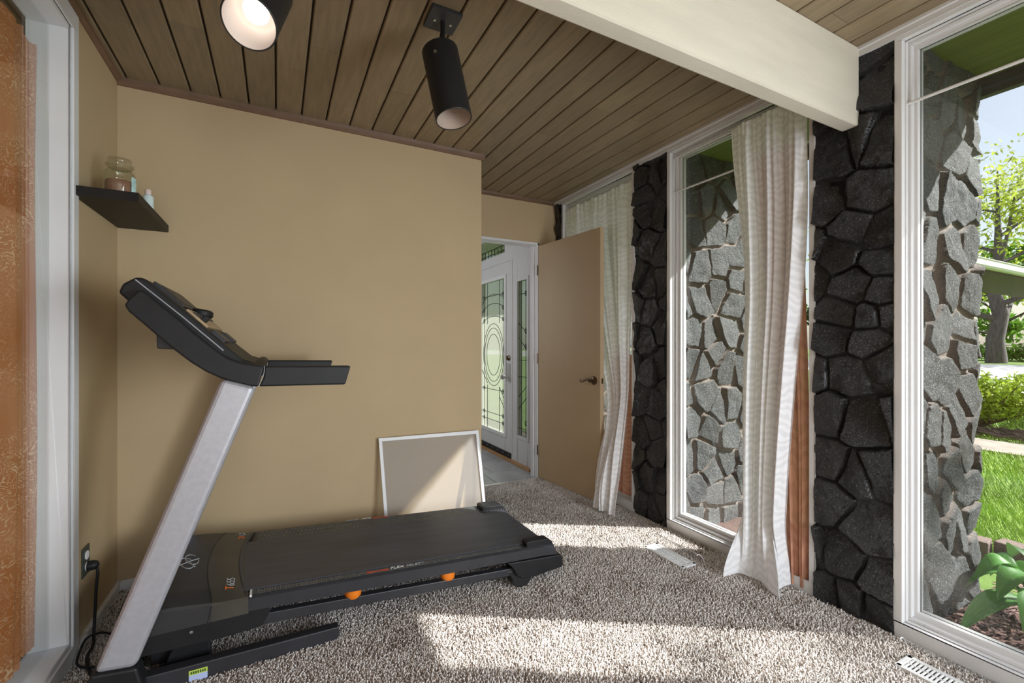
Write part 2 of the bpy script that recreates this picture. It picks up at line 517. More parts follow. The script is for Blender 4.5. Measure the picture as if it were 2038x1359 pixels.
# ------------------------------------------------------------------ mesh helpers
class MB:
    def __init__(s):
        s.v, s.f, s.m = [], [], []
    def add(s, v, f, mi=0):
        k = len(s.v)
        s.v += [tuple(p) for p in v]
        s.f += [tuple(i + k for i in q) for q in f]
        s.m += [mi] * len(f)
        return s
    def box(s, x0, x1, y0, y1, z0, z1, mi=0):
        v = [(x, y, z) for z in (z0, z1) for y in (y0, y1) for x in (x0, x1)]
        return s.add(v, [(0, 2, 3, 1), (4, 5, 7, 6), (0, 1, 5, 4), (2, 6, 7, 3), (0, 4, 6, 2), (1, 3, 7, 5)], mi)
    def hexa(s, v, mi=0):
        return s.add(v, [(0, 2, 3, 1), (4, 5, 7, 6), (0, 1, 5, 4), (2, 6, 7, 3), (0, 4, 6, 2), (1, 3, 7, 5)], mi)
    def prism(s, poly, a, b, axis='y', mi=0):
        """polygon in the plane across `axis`, extruded from a to b. axis y: poly is (x,z); x: (y,z); z: (x,y)"""
        P = {'y': lambda p, t: (p[0], t, p[1]), 'x': lambda p, t: (t, p[0], p[1]), 'z': lambda p, t: (p[0], p[1], t)}[axis]
        n = len(poly)
        v = [P(p, a) for p in poly] + [P(p, b) for p in poly]
        f = [tuple(range(n)), tuple(range(2 * n - 1, n - 1, -1))]
        f += [(i, n + i, n + (i + 1) % n, (i + 1) % n) for i in range(n)]
        return s.add(v, f, mi)
    def tube(s, path, r, n=8, closed=False, mi=0):
        pts = [Vector(p) for p in path]
        N = len(pts)
        rr = r if isinstance(r, (list, tuple)) else [r] * N
        v, f = [], []
        ref = None
        for i, p in enumerate(pts):
            if closed:
                d = pts[(i + 1) % N] - pts[i - 1]
            else:
                d = pts[min(i + 1, N - 1)] - pts[max(i - 1, 0)]
            d.normalize()
            if ref is None:
                ref = Vector((0, 0, 1)) if abs(d.z) < 0.9 else Vector((1, 0, 0))
            a = (ref - d * ref.dot(d))
            if a.length < 1e-6:
                a = d.orthogonal()
            a.normalize()
            ref = a
            b = d.cross(a)
            for k in range(n):
                t = 2 * math.pi * k / n
                v.append(p + (a * math.cos(t) + b * math.sin(t)) * rr[i])
        L = N if closed else N - 1
        for i in range(L):
            j = (i + 1) % N
            f += [(i * n + k, i * n + (k + 1) % n, j * n + (k + 1) % n, j * n + k) for k in range(n)]
        if not closed:
            f += [tuple(range(n - 1, -1, -1)), tuple((N - 1) * n + k for k in range(n))]
        return s.add(v, f, mi)
    def lathe(s, prof, org, axis=(0, 0, 1), n=28, mi=0, cap=True):
        """profile of (radius, height) turned about `axis` through `org`"""
        ax = Vector(axis).normalized()
        a = ax.orthogonal().normalized()
        b = ax.cross(a)
        o = Vector(org)
        v, f = [], []
        for r, h in prof:
            for k in range(n):
                t = 2 * math.pi * k / n
                v.append(o + ax * h + (a * math.cos(t) + b * math.sin(t)) * r)
        for i in range(len(prof) - 1):
            f += [(i * n + k, i * n + (k + 1) % n, (i + 1) * n + (k + 1) % n, (i + 1) * n + k) for k in range(n)]
        if cap and prof[0][0] > 1e-6:
            f.append(tuple(range(n - 1, -1, -1)))
        if cap and prof[-1][0] > 1e-6:
            f.append(tuple((len(prof) - 1) * n + k for k in range(n)))
        return s.add(v, f, mi)
    def build(s, name, mats, parent=None, bevel=0, smooth=None, seg=2, origin=None, recalc=True):
        me = bpy.data.meshes.new(name)
        v = np.array([tuple(p) for p in s.v], dtype=float)
        if parent is not None:
            org = np.array(wloc(parent))
        else:
            org = np.array(origin) if origin is not None else np.array([(v[:, 0].min() + v[:, 0].max()) / 2, (v[:, 1].min() + v[:, 1].max()) / 2, v[:, 2].min()])
        me.from_pydata((v - org).tolist(), [], s.f)
        ml = mats if isinstance(mats, (list, tuple)) else [mats]
        for q in ml:
            me.materials.append(M[q] if isinstance(q, str) else q)
        if len(ml) > 1:
            me.polygons.foreach_set('material_index', s.m)
        if recalc:
            bm = bmesh.new()
            bm.from_mesh(me)
            bmesh.ops.remove_doubles(bm, verts=bm.verts, dist=1e-6)
            bmesh.ops.recalc_face_normals(bm, faces=bm.faces)
            bm.to_mesh(me)
            bm.free()
        if smooth:
            me.polygons.foreach_set('use_smooth', [True] * len(me.polygons))
            me.set_sharp_from_angle(angle=math.radians(smooth))
        o = bpy.data.objects.new(name, me)
        COL.objects.link(o)
        if parent is not None:
            o.parent = parent
        else:
            o.location = tuple(org)
        if bevel:
            b = o.modifiers.new('bevel', 'BEVEL')
            b.width = bevel
            b.segments = seg
            b.limit_method = 'ANGLE'
            b.angle_limit = math.radians(32)
        return o
def wloc(o):
    p = Vector((0, 0, 0))
    while o is not None:
        p = p + o.location
        o = o.parent
    return tuple(p)
def thing(name, loc, label, cat, group=None):
    o = bpy.data.objects.new(name, None)
    o.empty_display_size = 0.1
    COL.objects.link(o)
    o.location = loc
    o['label'] = label
    o['category'] = cat
    if group:
        o['group'] = group
    return o
def tag(o, label, cat, group=None, kind=None):
    o['label'] = label
    o['category'] = cat
    if group:
        o['group'] = group
    if kind:
        o['kind'] = kind
    return o
def struct(o, label=None, cat=None):
    o['kind'] = 'structure'
    if label:
        o['label'] = label
    if cat:
        o['category'] = cat
    return o
def sempty(name, loc, label, cat):
    o = thing(name, loc, label, cat)
    o['kind'] = 'structure'
    return o
def attr_face(me, name, vals):
    a = me.attributes.new(name, 'FLOAT', 'FACE')
    a.data.foreach_set('value', np.asarray(vals, dtype=np.float32))
def attr_pt(me, name, vals):
    a = me.attributes.new(name, 'FLOAT', 'POINT')
    a.data.foreach_set('value', np.asarray(vals, dtype=np.float32))
def fast_mesh(name, V, quads=None, tris=None, mats=None):
    """big mesh straight from numpy arrays"""
    me = bpy.data.meshes.new(name)
    V = np.asarray(V, dtype=np.float32)
    me.vertices.add(len(V))
    me.vertices.foreach_set('co', V.ravel())
    loops, starts = [], []
    k = 0
    if quads is not None and len(quads):
        q = np.asarray(quads, dtype=np.int32)
        loops.append(q.ravel())
        starts.append(np.arange(len(q)) * 4)
        k = len(q) * 4
    if tris is not None and len(tris):
        q = np.asarray(tris, dtype=np.int32)
        loops.append(q.ravel())
        starts.append(k + np.arange(len(q)) * 3)
    L = np.concatenate(loops).astype(np.int32)
    S = np.concatenate(starts).astype(np.int32)
    me.loops.add(len(L))
    me.loops.foreach_set('vertex_index', L)
    me.polygons.add(len(S))
    me.polygons.foreach_set('loop_start', S)
    me.update(calc_edges=True)
    me.validate()
    if mats:
        me.materials.append(M[mats])
    return me
def text_mesh(body, size, name, matname, parent, origin, xdir, ydir, lift=0.0015, shear=0.0, bold=0.0):
    """flat printed lettering: text laid in the plane spanned by xdir, ydir"""
    cu = bpy.data.curves.new(name, 'FONT')
    cu.body = body
    cu.size = size
    cu.shear = shear
    cu.offset = bold
    cu.extrude = 0.0004
    tmp = bpy.data.objects.new('tmp_text', cu)
    COL.objects.link(tmp)
    dg = bpy.context.evaluated_depsgraph_get()
    me = bpy.data.meshes.new_from_object(tmp.evaluated_get(dg))
    bpy.data.objects.remove(tmp)
    x = Vector(xdir).normalized()
    z = x.cross(Vector(ydir)).normalized()
    y = z.cross(x)
    o3 = Vector(origin) + z * lift - Vector(wloc(parent))
    R = Matrix((x, y, z)).transposed().to_4x4()
    me.transform(Matrix.Translation(o3) @ R)
    me.materials.clear()
    me.materials.append(M[matname])
    o = bpy.data.objects.new(name, me)
    COL.objects.link(o)
    o.parent = parent
    return o
def vnoise(u, v, seed=0, octaves=4):
    """fractal value noise on numpy arrays, about -1..1"""
    out = np.zeros_like(u)
    amp, tot = 1.0, 0.0
    for k in range(octaves):
        r = np.random.default_rng(seed * 31 + k)
        T = r.uniform(-1, 1, (64, 64))
        x, y = u * 2 ** k, v * 2 ** k
        xi, yi = np.floor(x).astype(int), np.floor(y).astype(int)
        fx, fy = x - xi, y - yi
        fx, fy = fx * fx * (3 - 2 * fx), fy * fy * (3 - 2 * fy)
        g = lambda a, b: T[a % 64, b % 64]
        out += amp * ((g(xi, yi) * (1 - fx) + g(xi + 1, yi) * fx) * (1 - fy) + (g(xi, yi + 1) * (1 - fx) + g(xi + 1, yi + 1) * fx) * fy)
        tot += amp
        amp *= 0.5
    return out / tot

# ------------------------------------------------------------------ the room shell
XL, XR, YB, YD, XC, H = -0.673, 2.22, 2.76, 3.387, 1.213, 2.44
struct(MB().box(-2.6, 2.24, -2.4, YD, -0.12, 0.0).build('floor', 'carpet_base'), 'speckled beige carpet floor', 'floor')
struct(MB().box(XL, XC, YB, YD + 0.1, 0, H + 0.02).build('wall_back', 'wall_paint'), 'tan painted back wall behind the treadmill', 'wall')
# wall with the doorway, deeper in the recess
w = MB()
w.box(XC, 1.25, YD, YD + 0.1, 0, H + 0.02)
w.box(2.036, XR + 0.06, YD, YD + 0.1, 0, H + 0.02)
w.box(1.25, 2.036, YD, YD + 0.1, 2.06, H + 0.02)
struct(w.build('wall_doorway', 'wall_paint'), 'tan wall around the open doorway', 'wall')
# left wall: narrow strip of wall, the window and a strip above it
w = MB()
w.box(XL - 0.12, XL, 2.235, YB + 0.2, 0, H + 0.02)
w.box(XL - 0.12, XL, -2.4, 2.235, 2.388, H + 0.02)
w.box(XL - 0.12, XL, -2.4, 0.3, 0, 2.388)
struct(w.build('wall_left', 'wall_paint'), 'tan wall strip between left window and corner', 'wall')
# plank ceiling
def planks(name, xs, y0, y1, zb, th, gap, m, seams=True, dark='plank_dark', seed=3):
    R = random.Random(seed)
    mb, vals = MB(), []
    ch = 0.004
    for a, b in zip(xs[:-1], xs[1:]):
        cuts = [y0]
        if seams:
            y = y0 + R.uniform(0.3, 1.8)
            while y < y1 - 0.4:
                cuts.append(y)
                y += R.uniform(1.2, 2.4)
        cuts.append(y1)
        for c, d in zip(cuts[:-1], cuts[1:]):
            x0, x1 = a + gap / 2, b - gap / 2
            poly = [(x0, zb + th), (x0, zb + ch), (x0 + ch, zb), (x1 - ch, zb), (x1, zb + ch), (x1, zb + th)]
            mb.prism(poly, c + 0.0007, d - 0.0007, 'y')
            vals += [R.random()] * (len(poly) + 2)
    mb.box(xs[0], xs[-1], y0, y1, zb + th, zb + th + 0.006, 1)
    vals += [0.5] * 6
    o = mb.build(name, [m, dark], recalc=False)
    attr_face(o.data, 'rnd', vals)
    return o
xs = [-2.6 + 0.1258 * i for i in range(0, 40)]
off = -0.635 - min(xs, key=lambda q: abs(q + 0.635))
xs = [q + off for q in xs]
xin = [q for q in xs if q < 2.23] + [2.25]
struct(planks('ceiling', xin, -2.4, YD + 0.02, H, 0.02, 0.008, 'plank'), 'brown stained plank ceiling', 'ceiling')
xout = [2.25] + [q for q in xs if 2.3 < q < 2.98] + [2.99]
struct(planks('ceiling_outside', xout, -2.4, 5.6, H, 0.02, 0.009, 'soffit', seed=8), 'plank soffit under the roof overhang, its colour tinted green for light off the lawn', 'soffit')
struct(MB().box(-2.6, 3.03, -2.4, 5.8, H + 0.027, H + 0.16).build('roof', 'roofing'))
struct(MB().box(2.99, 3.03, -2.4, 5.8, 2.36, H + 0.16).build('trim_fascia', 'fascia'), 'dark fascia board along the eave outside', 'trim')
# ceiling trims
struct(MB().prism([(YB, H), (YB - 0.022, H), (YB - 0.018, H - 0.018), (YB - 0.006, H - 0.032), (YB, H - 0.034)], XL, XC + 0.02, 'x').build('trim_back', 'trim_brown'), 'thin brown trim along the top of the back wall', 'trim')
struct(MB().prism([(YD, H), (YD - 0.02, H), (YD - 0.016, H - 0.016), (YD - 0.005, H - 0.028), (YD, H - 0.03)], XC, XR - 0.03, 'x').build('trim_doorway', 'trim_brown'), 'thin brown trim above the doorway wall', 'trim')
struct(MB().prism([(XL, H), (XL + 0.02, H), (XL + 0.018, H - 0.012), (XL + 0.005, H - 0.022), (XL, H - 0.022)], 0.3, YB, 'y').build('trim_left', 'trim_brown'), 'thin brown trim along the top of the left wall', 'trim')
struct(MB().prism([(XR + 0.02, H), (XR - 0.03, H), (XR - 0.03, H - 0.012), (XR - 0.022, H - 0.014), (XR - 0.022, H - 0.036), (XR + 0.02, H - 0.036)], -2.4, YD, 'y').build('trim_right', 'sill_trim'), 'white strip along the top of the window wall', 'trim')
# baseboards
bb = MB()
bb.prism([(XL, 0), (XL + 0.014, 0), (XL + 0.014, 0.042), (XL + 0.006, 0.05), (XL, 0.05)], 2.25, YB, 'y')
struct(bb.build('baseboard_left', 'white_paint'), 'low white baseboard below the outlet', 'baseboard')
bb = MB()
bb.prism([(YB, 0), (YB - 0.014, 0), (YB - 0.014, 0.042), (YB - 0.006, 0.05), (YB, 0.05)], XL + 0.014, XC, 'x')
struct(bb.build('baseboard_back', 'white_paint'), 'low white baseboard behind the treadmill', 'baseboard')
# painted beam running across to the stone pier
bm_ = MB()
bm_.prism([(1.011, 2.112), (1.018, 2.108), (1.072, 2.108), (1.079, 2.112), (1.079, H - 0.002), (1.011, H - 0.002)], XL, XR - 0.022, 'x')
struct(bm_.build('beam', 'beam_paint'), 'cream painted beam crossing the ceiling to the stone pier', 'beam')

# ------------------------------------------------------------------ carpet pile
def carpet_pile():
    P = []
    def fill(x0, x1, y0, y1, sp):
        nx, ny = int((x1 - x0) / sp), int((y1 - y0) / sp)
        gx, gy = np.meshgrid(np.arange(nx) * sp + x0, np.arange(ny) * sp + y0)
        p = np.stack([gx.ravel(), gy.ravel()], 1) + rng.uniform(-0.5, 0.5, (nx * ny, 2)) * sp * 0.95
        P.append(p)
    fill(XL + 0.016, XR - 0.02, 1.15, YB - 0.016, 0.0066)
    fill(0.3, XR - 0.02, 0.35, 1.15, 0.0066)
    fill(XC + 0.005, XR - 0.02, YB - 0.016, YD - 0.012, 0.0074)
    fill(-1.4, XL - 0.13, 1.1, 2.6, 0.011)
    p = np.concatenate(P)
    # keep what the treadmill, frame feet and register do not cover
    keep = np.ones(len(p), bool)
    for x0, x1, y0, y1 in ((1.862, 1.975, 1.645, 1.945), (1.985, 2.10, 0.505, 0.805)):
        keep &= ~((p[:, 0] > x0) & (p[:, 0] < x1) & (p[:, 1] > y0) & (p[:, 1] < y1))
    p = p[keep]
    n = len(p)
    hgt = rng.uniform(0.008, 0.016, n)
    ang = rng.uniform(0, 2 * np.pi, n)
    lean = rng.uniform(0.3, 1.15, n) * 0.011
    dx, dy = np.cos(ang) * lean, np.sin(ang) * lean
    rad = rng.uniform(0.0021, 0.0036, n)
    t0 = rng.uniform(0, 2 * np.pi, n)
    V = np.zeros((n, 7, 3))
    for k in range(3):
        a = t0 + k * 2 * np.pi / 3
        V[:, k] = np.stack([p[:, 0] + np.cos(a) * rad * 0.8, p[:, 1] + np.sin(a) * rad * 0.8, np.full(n, -0.001)], 1)
        b = a + 0.7
        V[:, 3 + k] = np.stack([p[:, 0] + dx * 0.62 + np.cos(b) * rad, p[:, 1] + dy * 0.62 + np.sin(b) * rad, hgt * 0.72], 1)
    V[:, 6] = np.stack([p[:, 0] + dx, p[:, 1] + dy, hgt], 1)
    base = np.arange(n)[:, None] * 7
    q = np.concatenate([base + np.array([[k, (k + 1) % 3, 3 + (k + 1) % 3, 3 + k]]) for k in range(3)], 0)
    tr = np.concatenate([base + np.array([[3 + k, 3 + (k + 1) % 3, 6]]) for k in range(3)], 0)
    me = fast_mesh('carpet_pile', V.reshape(-1, 3), q, tr, 'carpet_tuft')
    r = np.clip(rng.beta(1.6, 1.2, n) * 0.75 + 0.22 * (vnoise(p[:, 0] * 9, p[:, 1] * 9, 5, 3) + 0.5), 0, 1)
    attr_face(me, 'rnd', np.concatenate([r, r, r, r, r, r]))
    o = bpy.data.objects.new('carpet_pile', me)
    COL.objects.link(o)
    tag(o, 'shaggy speckled beige carpet pile covering the room floor', 'carpet', kind='stuff')
carpet_pile()

# ------------------------------------------------------------------ stone walls
def stones(name, path, z0, z1, seeds, step, mortar_w, depth, m, seed, label, cat, relief=0.012, back=None, jag=0.0):
    """rubble wall: a sheet unrolled along `path` (x,y points, normal to the right of travel), pushed out stone by stone.
    seeds: stone centres in (distance along the path, z)"""
    R = np.random.default_rng(seed)
    pts = np.array(path, float)
    seg = np.linalg.norm(np.diff(pts, axis=0), axis=1)
    L = np.concatenate([[0], np.cumsum(seg)])
    S = [tuple(q) for q in seeds]
    tries = 0
    while tries < 900:
        tries += 1
        q = (R.uniform(-0.05, L[-1] + 0.05), R.uniform(z0 - 0.06, z1 + 0.06))
        if all(((q[0] - s[0]) / 1.0) ** 2 + (q[1] - s[1]) ** 2 > 0.155 ** 2 for s in S):
            S.append(q)
    S = np.array(S)
    nu, nv = int(L[-1] / step) + 1, int((z1 - z0) / step) + 1
    u, z = np.meshgrid(np.linspace(0, L[-1], nu), np.linspace(z0, z1, nv))
    u, z = u.ravel(), z.ravel()
    wu = u + 0.013 * vnoise(u * 8 + 3, z * 8, seed + 1, 4)
    wz = z + 0.013 * vnoise(u * 8, z * 8 + 7, seed + 2, 4)
    d = np.sqrt((wu[:, None] - S[None, :, 0]) ** 2 + (wz[:, None] - S[None, :, 1]) ** 2)
    i1 = d.argmin(1)
    d1 = d[np.arange(len(u)), i1]
    A = S[i1]
    sep = np.sqrt((A[:, None, 0] - S[None, :, 0]) ** 2 + (A[:, None, 1] - S[None, :, 1]) ** 2)
    sep[sep < 1e-6] = 1e9
    edge = ((d ** 2 - d1[:, None] ** 2) / (2 * sep))
    edge[np.arange(len(u)), i1] = 1e9
    edge = edge.min(1)
    mw = mortar_w * (1 + 0.5 * vnoise(u * 5, z * 5, seed + 9, 2))
    prof = np.clip((edge - mw * 0.45) / 0.006, 0, 1)
    prof = prof * prof * (3 - 2 * prof)
    hs = R.uniform(0.55, 1.0, len(S))
    tx, tz = R.uniform(-1, 1, len(S)), R.uniform(-1, 1, len(S))
    rough = vnoise(u * 16, z * 16, seed + 3, 5)
    chip = np.abs(vnoise(u * 8 + 5, z * 8, seed + 6, 3))
    h = prof * (depth * hs[i1] + relief * (tx[i1] * (u - A[:, 0]) + tz[i1] * (z - A[:, 1])) / 0.08 + relief * 0.55 * rough - relief * 0.5 * chip)
    h = h + (1 - prof) * 0.004 * rough
    # position and normal along the path
    k = np.clip(np.searchsorted(L, u, side='right') - 1, 0, len(seg) - 1)
    t = (u - L[k]) / seg[k]
    P = pts[k] * (1 - t)[:, None] + pts[k + 1] * t[:, None]
    D = np.diff(pts, axis=0) / seg[:, None]
    N = np.stack([D[:, 1], -D[:, 0]], 1)
    n = N[k].copy()
    rc = 0.05
    for c in range(1, len(seg)):
        near = np.abs(u - L[c]) < rc
        f = (u[near] - L[c] + rc) / (2 * rc)
        mix = N[c - 1] * (1 - f)[:, None] + N[c] * f[:, None]
        n[near] = mix / np.linalg.norm(mix, axis=1)[:, None]
    V = np.stack([P[:, 0] + n[:, 0] * h, P[:, 1] + n[:, 1] * h, z], 1)
    g = np.arange(nu * nv).reshape(nv, nu)
    q = np.stack([g[:-1, :-1], g[:-1, 1:], g[1:, 1:], g[1:, :-1]], -1).reshape(-1, 4)
    org = np.array([pts[:, 0].mean(), pts[:, 1].mean(), z0])
    V = V - org
    if back is not None:      # solid core so that the wall has its real thickness
        x0, x1, y0, y1 = back
        o = len(V)
        c = np.array([(x, y, zz) for zz in (z0, z1) for y in (y0, y1) for x in (x0, x1)]) - org
        V = np.concatenate([V, c])
        q = np.concatenate([q, np.array([(0, 2, 3, 1), (4, 5, 7, 6), (0, 1, 5, 4), (2, 6, 7, 3), (0, 4, 6, 2), (1, 3, 7, 5)]) + o])
    me = fast_mesh(name, V, q, None, m)
    mor = 1 - np.clip((edge - mw * 0.45) / 0.007, 0, 1)
    rv = R.uniform(0, 1, len(S))[i1]
    if back is not None:
        mor = np.concatenate([mor, np.ones(8)])
        rv = np.concatenate([rv, np.zeros(8)])
    attr_pt(me, 'mortar', mor)
    attr_pt(me, 'rnd', rv)
    me.polygons.foreach_set('use_smooth', [True] * len(me.polygons))
    ob = bpy.data.objects.new(name, me)
    COL.objects.link(ob)
    ob.location = tuple(org)
    struct(ob, label, cat)
    return ob
SEEDS = {}
SEEDS['P1'] = [[2.3,2.31],[2.18,2.27],[2.11,2.29],[2.28,2.2],[2.15,2.03],[2.28,2.06],[2.26,1.84],[2.11,1.76],[2.24,1.58],[2.13,1.58],[2.23,1.39],[2.11,1.3],[2.27,1.2],[2.26,1.01],[2.11,1.04],[2.33,0.79],[2.16,0.76],[2.29,0.58],[2.21,0.61],[2.15,0.48],[2.26,0.28],[2.12,0.26],[2.31,0.08],[2.21,0.07],[2.11,0.14]]
SEEDS['P2'] = [[0.94,2.26],[1.09,2.02],[1.02,2.04],[0.94,2.02],[0.99,1.81],[1.15,1.81],[1.04,1.68],[0.93,1.63],[1.09,1.57],[0.93,1.52],[1.04,1.42],[0.93,1.39],[1.09,1.31],[0.97,1.29],[0.92,1.29],[1.11,1.22],[0.98,1.19],[1.06,1.05],[0.92,1.09],[1.14,0.86],[1.0,0.84],[1.12,0.64],[1.04,0.61],[0.94,0.64],[1.13,0.48],[0.98,0.39],[1.08,0.23],[1.05,0.07],[0.93,0.19],[0.95,0.06],[1.14,0.06]]
SEEDS['F2'] = [[2.39,2.11],[2.55,2.15],[2.79,2.2],[2.71,2.11],[2.43,1.92],[2.65,1.95],[2.84,1.97],[2.48,1.68],[2.68,1.72],[2.84,1.78],[2.84,1.63],[2.49,1.46],[2.68,1.54],[2.82,1.46],[2.42,1.25],[2.59,1.21],[2.79,1.26],[2.62,2.39],[2.43,2.31],[2.8,2.45],[2.4,1.06],[2.51,1.02],[2.63,1.13],[2.76,1.01],[2.54,0.84],[2.69,0.74],[2.79,0.75],[2.4,0.67],[2.58,0.59],[2.79,0.52],[2.52,0.45],[2.76,0.37],[2.63,0.3],[2.45,0.2],[2.66,0.16],[2.79,0.15],[2.63,-0.03],[2.79,-0.04],[2.45,0.03]]
SEEDS['F3'] = [[2.49,2.07],[2.61,2.22],[2.8,2.2],[2.98,2.31],[2.97,2.18],[2.72,2.05],[2.91,1.96],[2.66,1.8],[2.46,1.85],[2.47,1.61],[2.73,1.61],[2.93,1.65],[2.68,1.43],[2.48,1.41],[2.92,1.4],[2.6,1.24],[2.86,1.22],[2.47,2.22],[2.85,1.16],[2.46,1.03],[2.62,1.0],[2.87,0.94],[2.73,0.84],[2.5,0.82],[2.63,0.79],[2.83,0.68],[2.5,0.63],[2.7,0.61],[2.63,0.49],[2.9,0.48],[2.5,0.41],[2.68,0.34],[2.79,0.32],[2.92,0.35],[2.52,0.22],[2.73,0.12],[2.94,0.18],[2.94,0.04]]

# piers between the windows: (near y, far y)
PIERS = [(-0.30, 0.0, None), (0.89, 1.192, 'P2'), (2.083, 2.379, 'P1'), (3.282, 3.40, None)]
FINS = [(-0.30, 0.0, None), (0.89, 1.192, 'F3'), (2.083, 2.379, 'F2'), (3.282, 3.56, None)]
WHERE = ['behind the first window', 'between the two nearer windows', 'beyond the middle window', 'in the far corner by the door']
for j, (a, b, s) in enumerate(PIERS):
    # sheet runs from far to near so that its normal faces the room
    pa = [(XR - 0.006, b), (XR - 0.006, a)]
    sd = [(b - y, z) for y, z in SEEDS[s]] if s else []
    stones('wall_right', [pa[1], pa[0]][::-1], 0.0, H - 0.03, sd, 0.0048, 0.007, 0.020, 'stone_black', 40 + j,
           'black painted rubble stone pier ' + WHERE[j], 'wall', relief=0.018, back=(XR + 0.0, XR + 0.30, a + 0.004, b - 0.004))
for j, (a, b, s) in enumerate(FINS):
    pa = [(XR + 0.133, a), (2.985, a), (2.985, b), (XR + 0.133, b)]
    sd = [(x - XR - 0.133, z) for x, z in SEEDS[s]] if s else []
    stones('wall_fin', pa, -0.12, H - 0.004, sd, 0.0058 if s else 0.012, 0.015, 0.034, 'stone_grey', 60 + j,
           'grey rubble stone fin wall outside ' + WHERE[j], 'wall', relief=0.013, back=(XR + 0.14, 2.97, a + 0.01, b - 0.01))
# wall behind the camera on the window side
struct(MB().box(XR, XR + 0.2, -2.4, -1.25, 0, H + 0.02).build('wall_near', 'wall_paint'))

# ------------------------------------------------------------------ windows of the stone wall
def window(name, y0, y1, label):
    t = sempty(name, (XR, (y0 + y1) / 2, 0), label, 'window')
    z1 = H - 0.036
    f = MB()
    def ring(xa, xb, ya, yb, za, zb, w, wb=None, wt=None):
        wb = w if wb is None else wb
        wt = w if wt is None else wt
        f.box(xa, xb, ya, ya + w, za + wb, zb - wt)
        f.box(xa, xb, yb - w, yb, za + wb, zb - wt)
        f.box(xa, xb, ya, yb, za, za + wb)
        f.box(xa, xb, ya, yb, zb - wt, zb)
    ring(XR - 0.014, XR + 0.012, y0, y1, 0.0, z1, 0.026, 0.062, 0.014)
    ring(XR + 0.012, XR + 0.13, y0, y1, 0.0, z1, 0.030, 0.066, 0.018)
    ring(XR + 0.030, XR + 0.06, y0 + 0.030, y1 - 0.030, 0.066, z1 - 0.018, 0.010, 0.014, 0.012)
    ring(XR + 0.052, XR + 0.10, y0 + 0.030, y1 - 0.030, 0.066, z1 - 0.018, 0.022, 0.034, 0.026)
    f.build('frame', 'white_paint', t, bevel=0.0025)
    g = MB()
    g.box(XR + 0.076, XR + 0.080, y0 + 0.05, y1 - 0.05, 0.098, z1 - 0.042)
    g.build('pane', 'window_glass', t)
    s = MB()
    ya, yb, za, zb = y0 + 0.052, y1 - 0.052, 0.1, z1 - 0.044
    s.tube([(XR + 0.075, ya, za), (XR + 0.075, yb, za), (XR + 0.075, yb, zb), (XR + 0.075, ya, zb)], 0.0022, 6, True)
    s.build('gasket', 'rubber', t)
    return t
window('window_1', 2.379, 3.282, 'white framed window behind the curtain beside the door')
window('window_2', 1.192, 2.083, 'white framed window half covered by a white curtain')
window('window_3', 0.0, 0.89, 'white framed floor to ceiling window at right')

# ------------------------------------------------------------------ window of the left wall
t = sempty('window_4', (XL, 1.2, 0), 'white framed window in the left wall with an orange curtain behind', 'window')
f = MB()
f.box(XL + 0.004, XL + 0.014, 2.200, 2.248, 0.0, 2.335)
f.box(XL + 0.004, XL + 0.014, 0.3, 2.248, 2.335, 2.40)
f.box(XL + 0.004, XL + 0.014, 0.3, 2.200, 0.0, 0.070)
f.box(XL - 0.11, XL + 0.004, 2.190, 2.235, 0.0, 2.385)
f.box(XL - 0.11, XL + 0.004, 0.36, 2.190, 2.320, 2.385)
f.box(XL - 0.11, XL + 0.004, 0.36, 2.190, 0.0, 0.085)
f.box(XL - 0.11, XL + 0.004, 0.3, 0.36, 0.0, 2.385)
f.build('frame', 'white_paint', t, bevel=0.003)
MB().box(XL - 0.055, XL - 0.050, 0.35, 2.192, 0.083, 2.322).build('pane', 'window_glass', t)

# ------------------------------------------------------------------ cloth
def cloth(name, mname, fn, nu, nv, parent=None, label=None, cat='curtain', group=None, wid=1.0, hei=2.3, origin=None):
    """fn(s,t) -> point; s across 0..1, t from top to bottom 0..1"""
    V, UV = [], []
    for j in range(nv + 1):
        for i in range(nu + 1):
            V.append(fn(i / nu, j / nv))
            UV.append((i / nu * wid, j / nv * hei))
    V = np.array(V)
    org = np.array(wloc(parent)) if parent is not None else np.array(origin)
    g = np.arange((nu + 1) * (nv + 1)).reshape(nv + 1, nu + 1)
    q = np.stack([g[:-1, :-1], g[:-1, 1:], g[1:, 1:], g[1:, :-1]], -1).reshape(-1, 4)
    me = fast_mesh(name, V - org, q, None, mname)
    uvl = me.uv_layers.new(name='cloth')
    li = np.zeros(len(me.loops), dtype=np.int32)
    me.loops.foreach_get('vertex_index', li)
    uvl.data.foreach_set('uv', np.array(UV, dtype=np.float32)[li].ravel())
    me.polygons.foreach_set('use_smooth', [True] * len(me.polygons))
    o = bpy.data.objects.new(name, me)
    COL.objects.link(o)
    if parent is not None:
        o.parent = parent
    else:
        o.location = tuple(org)
    if label:
        tag(o, label, cat, group)
    return o
sm = lambda a, b, x: (lambda q: q * q * (3 - 2 * q))(min(1, max(0, (x - a) / (b - a))))
lerp = lambda a, b, t: a + (b - a) * t
def rod(name, pts, label, r=0.006):
    o = MB().tube(pts, r, 10).build(name, 'white_paint', smooth=40)
    return tag(o, label, 'curtain rod')

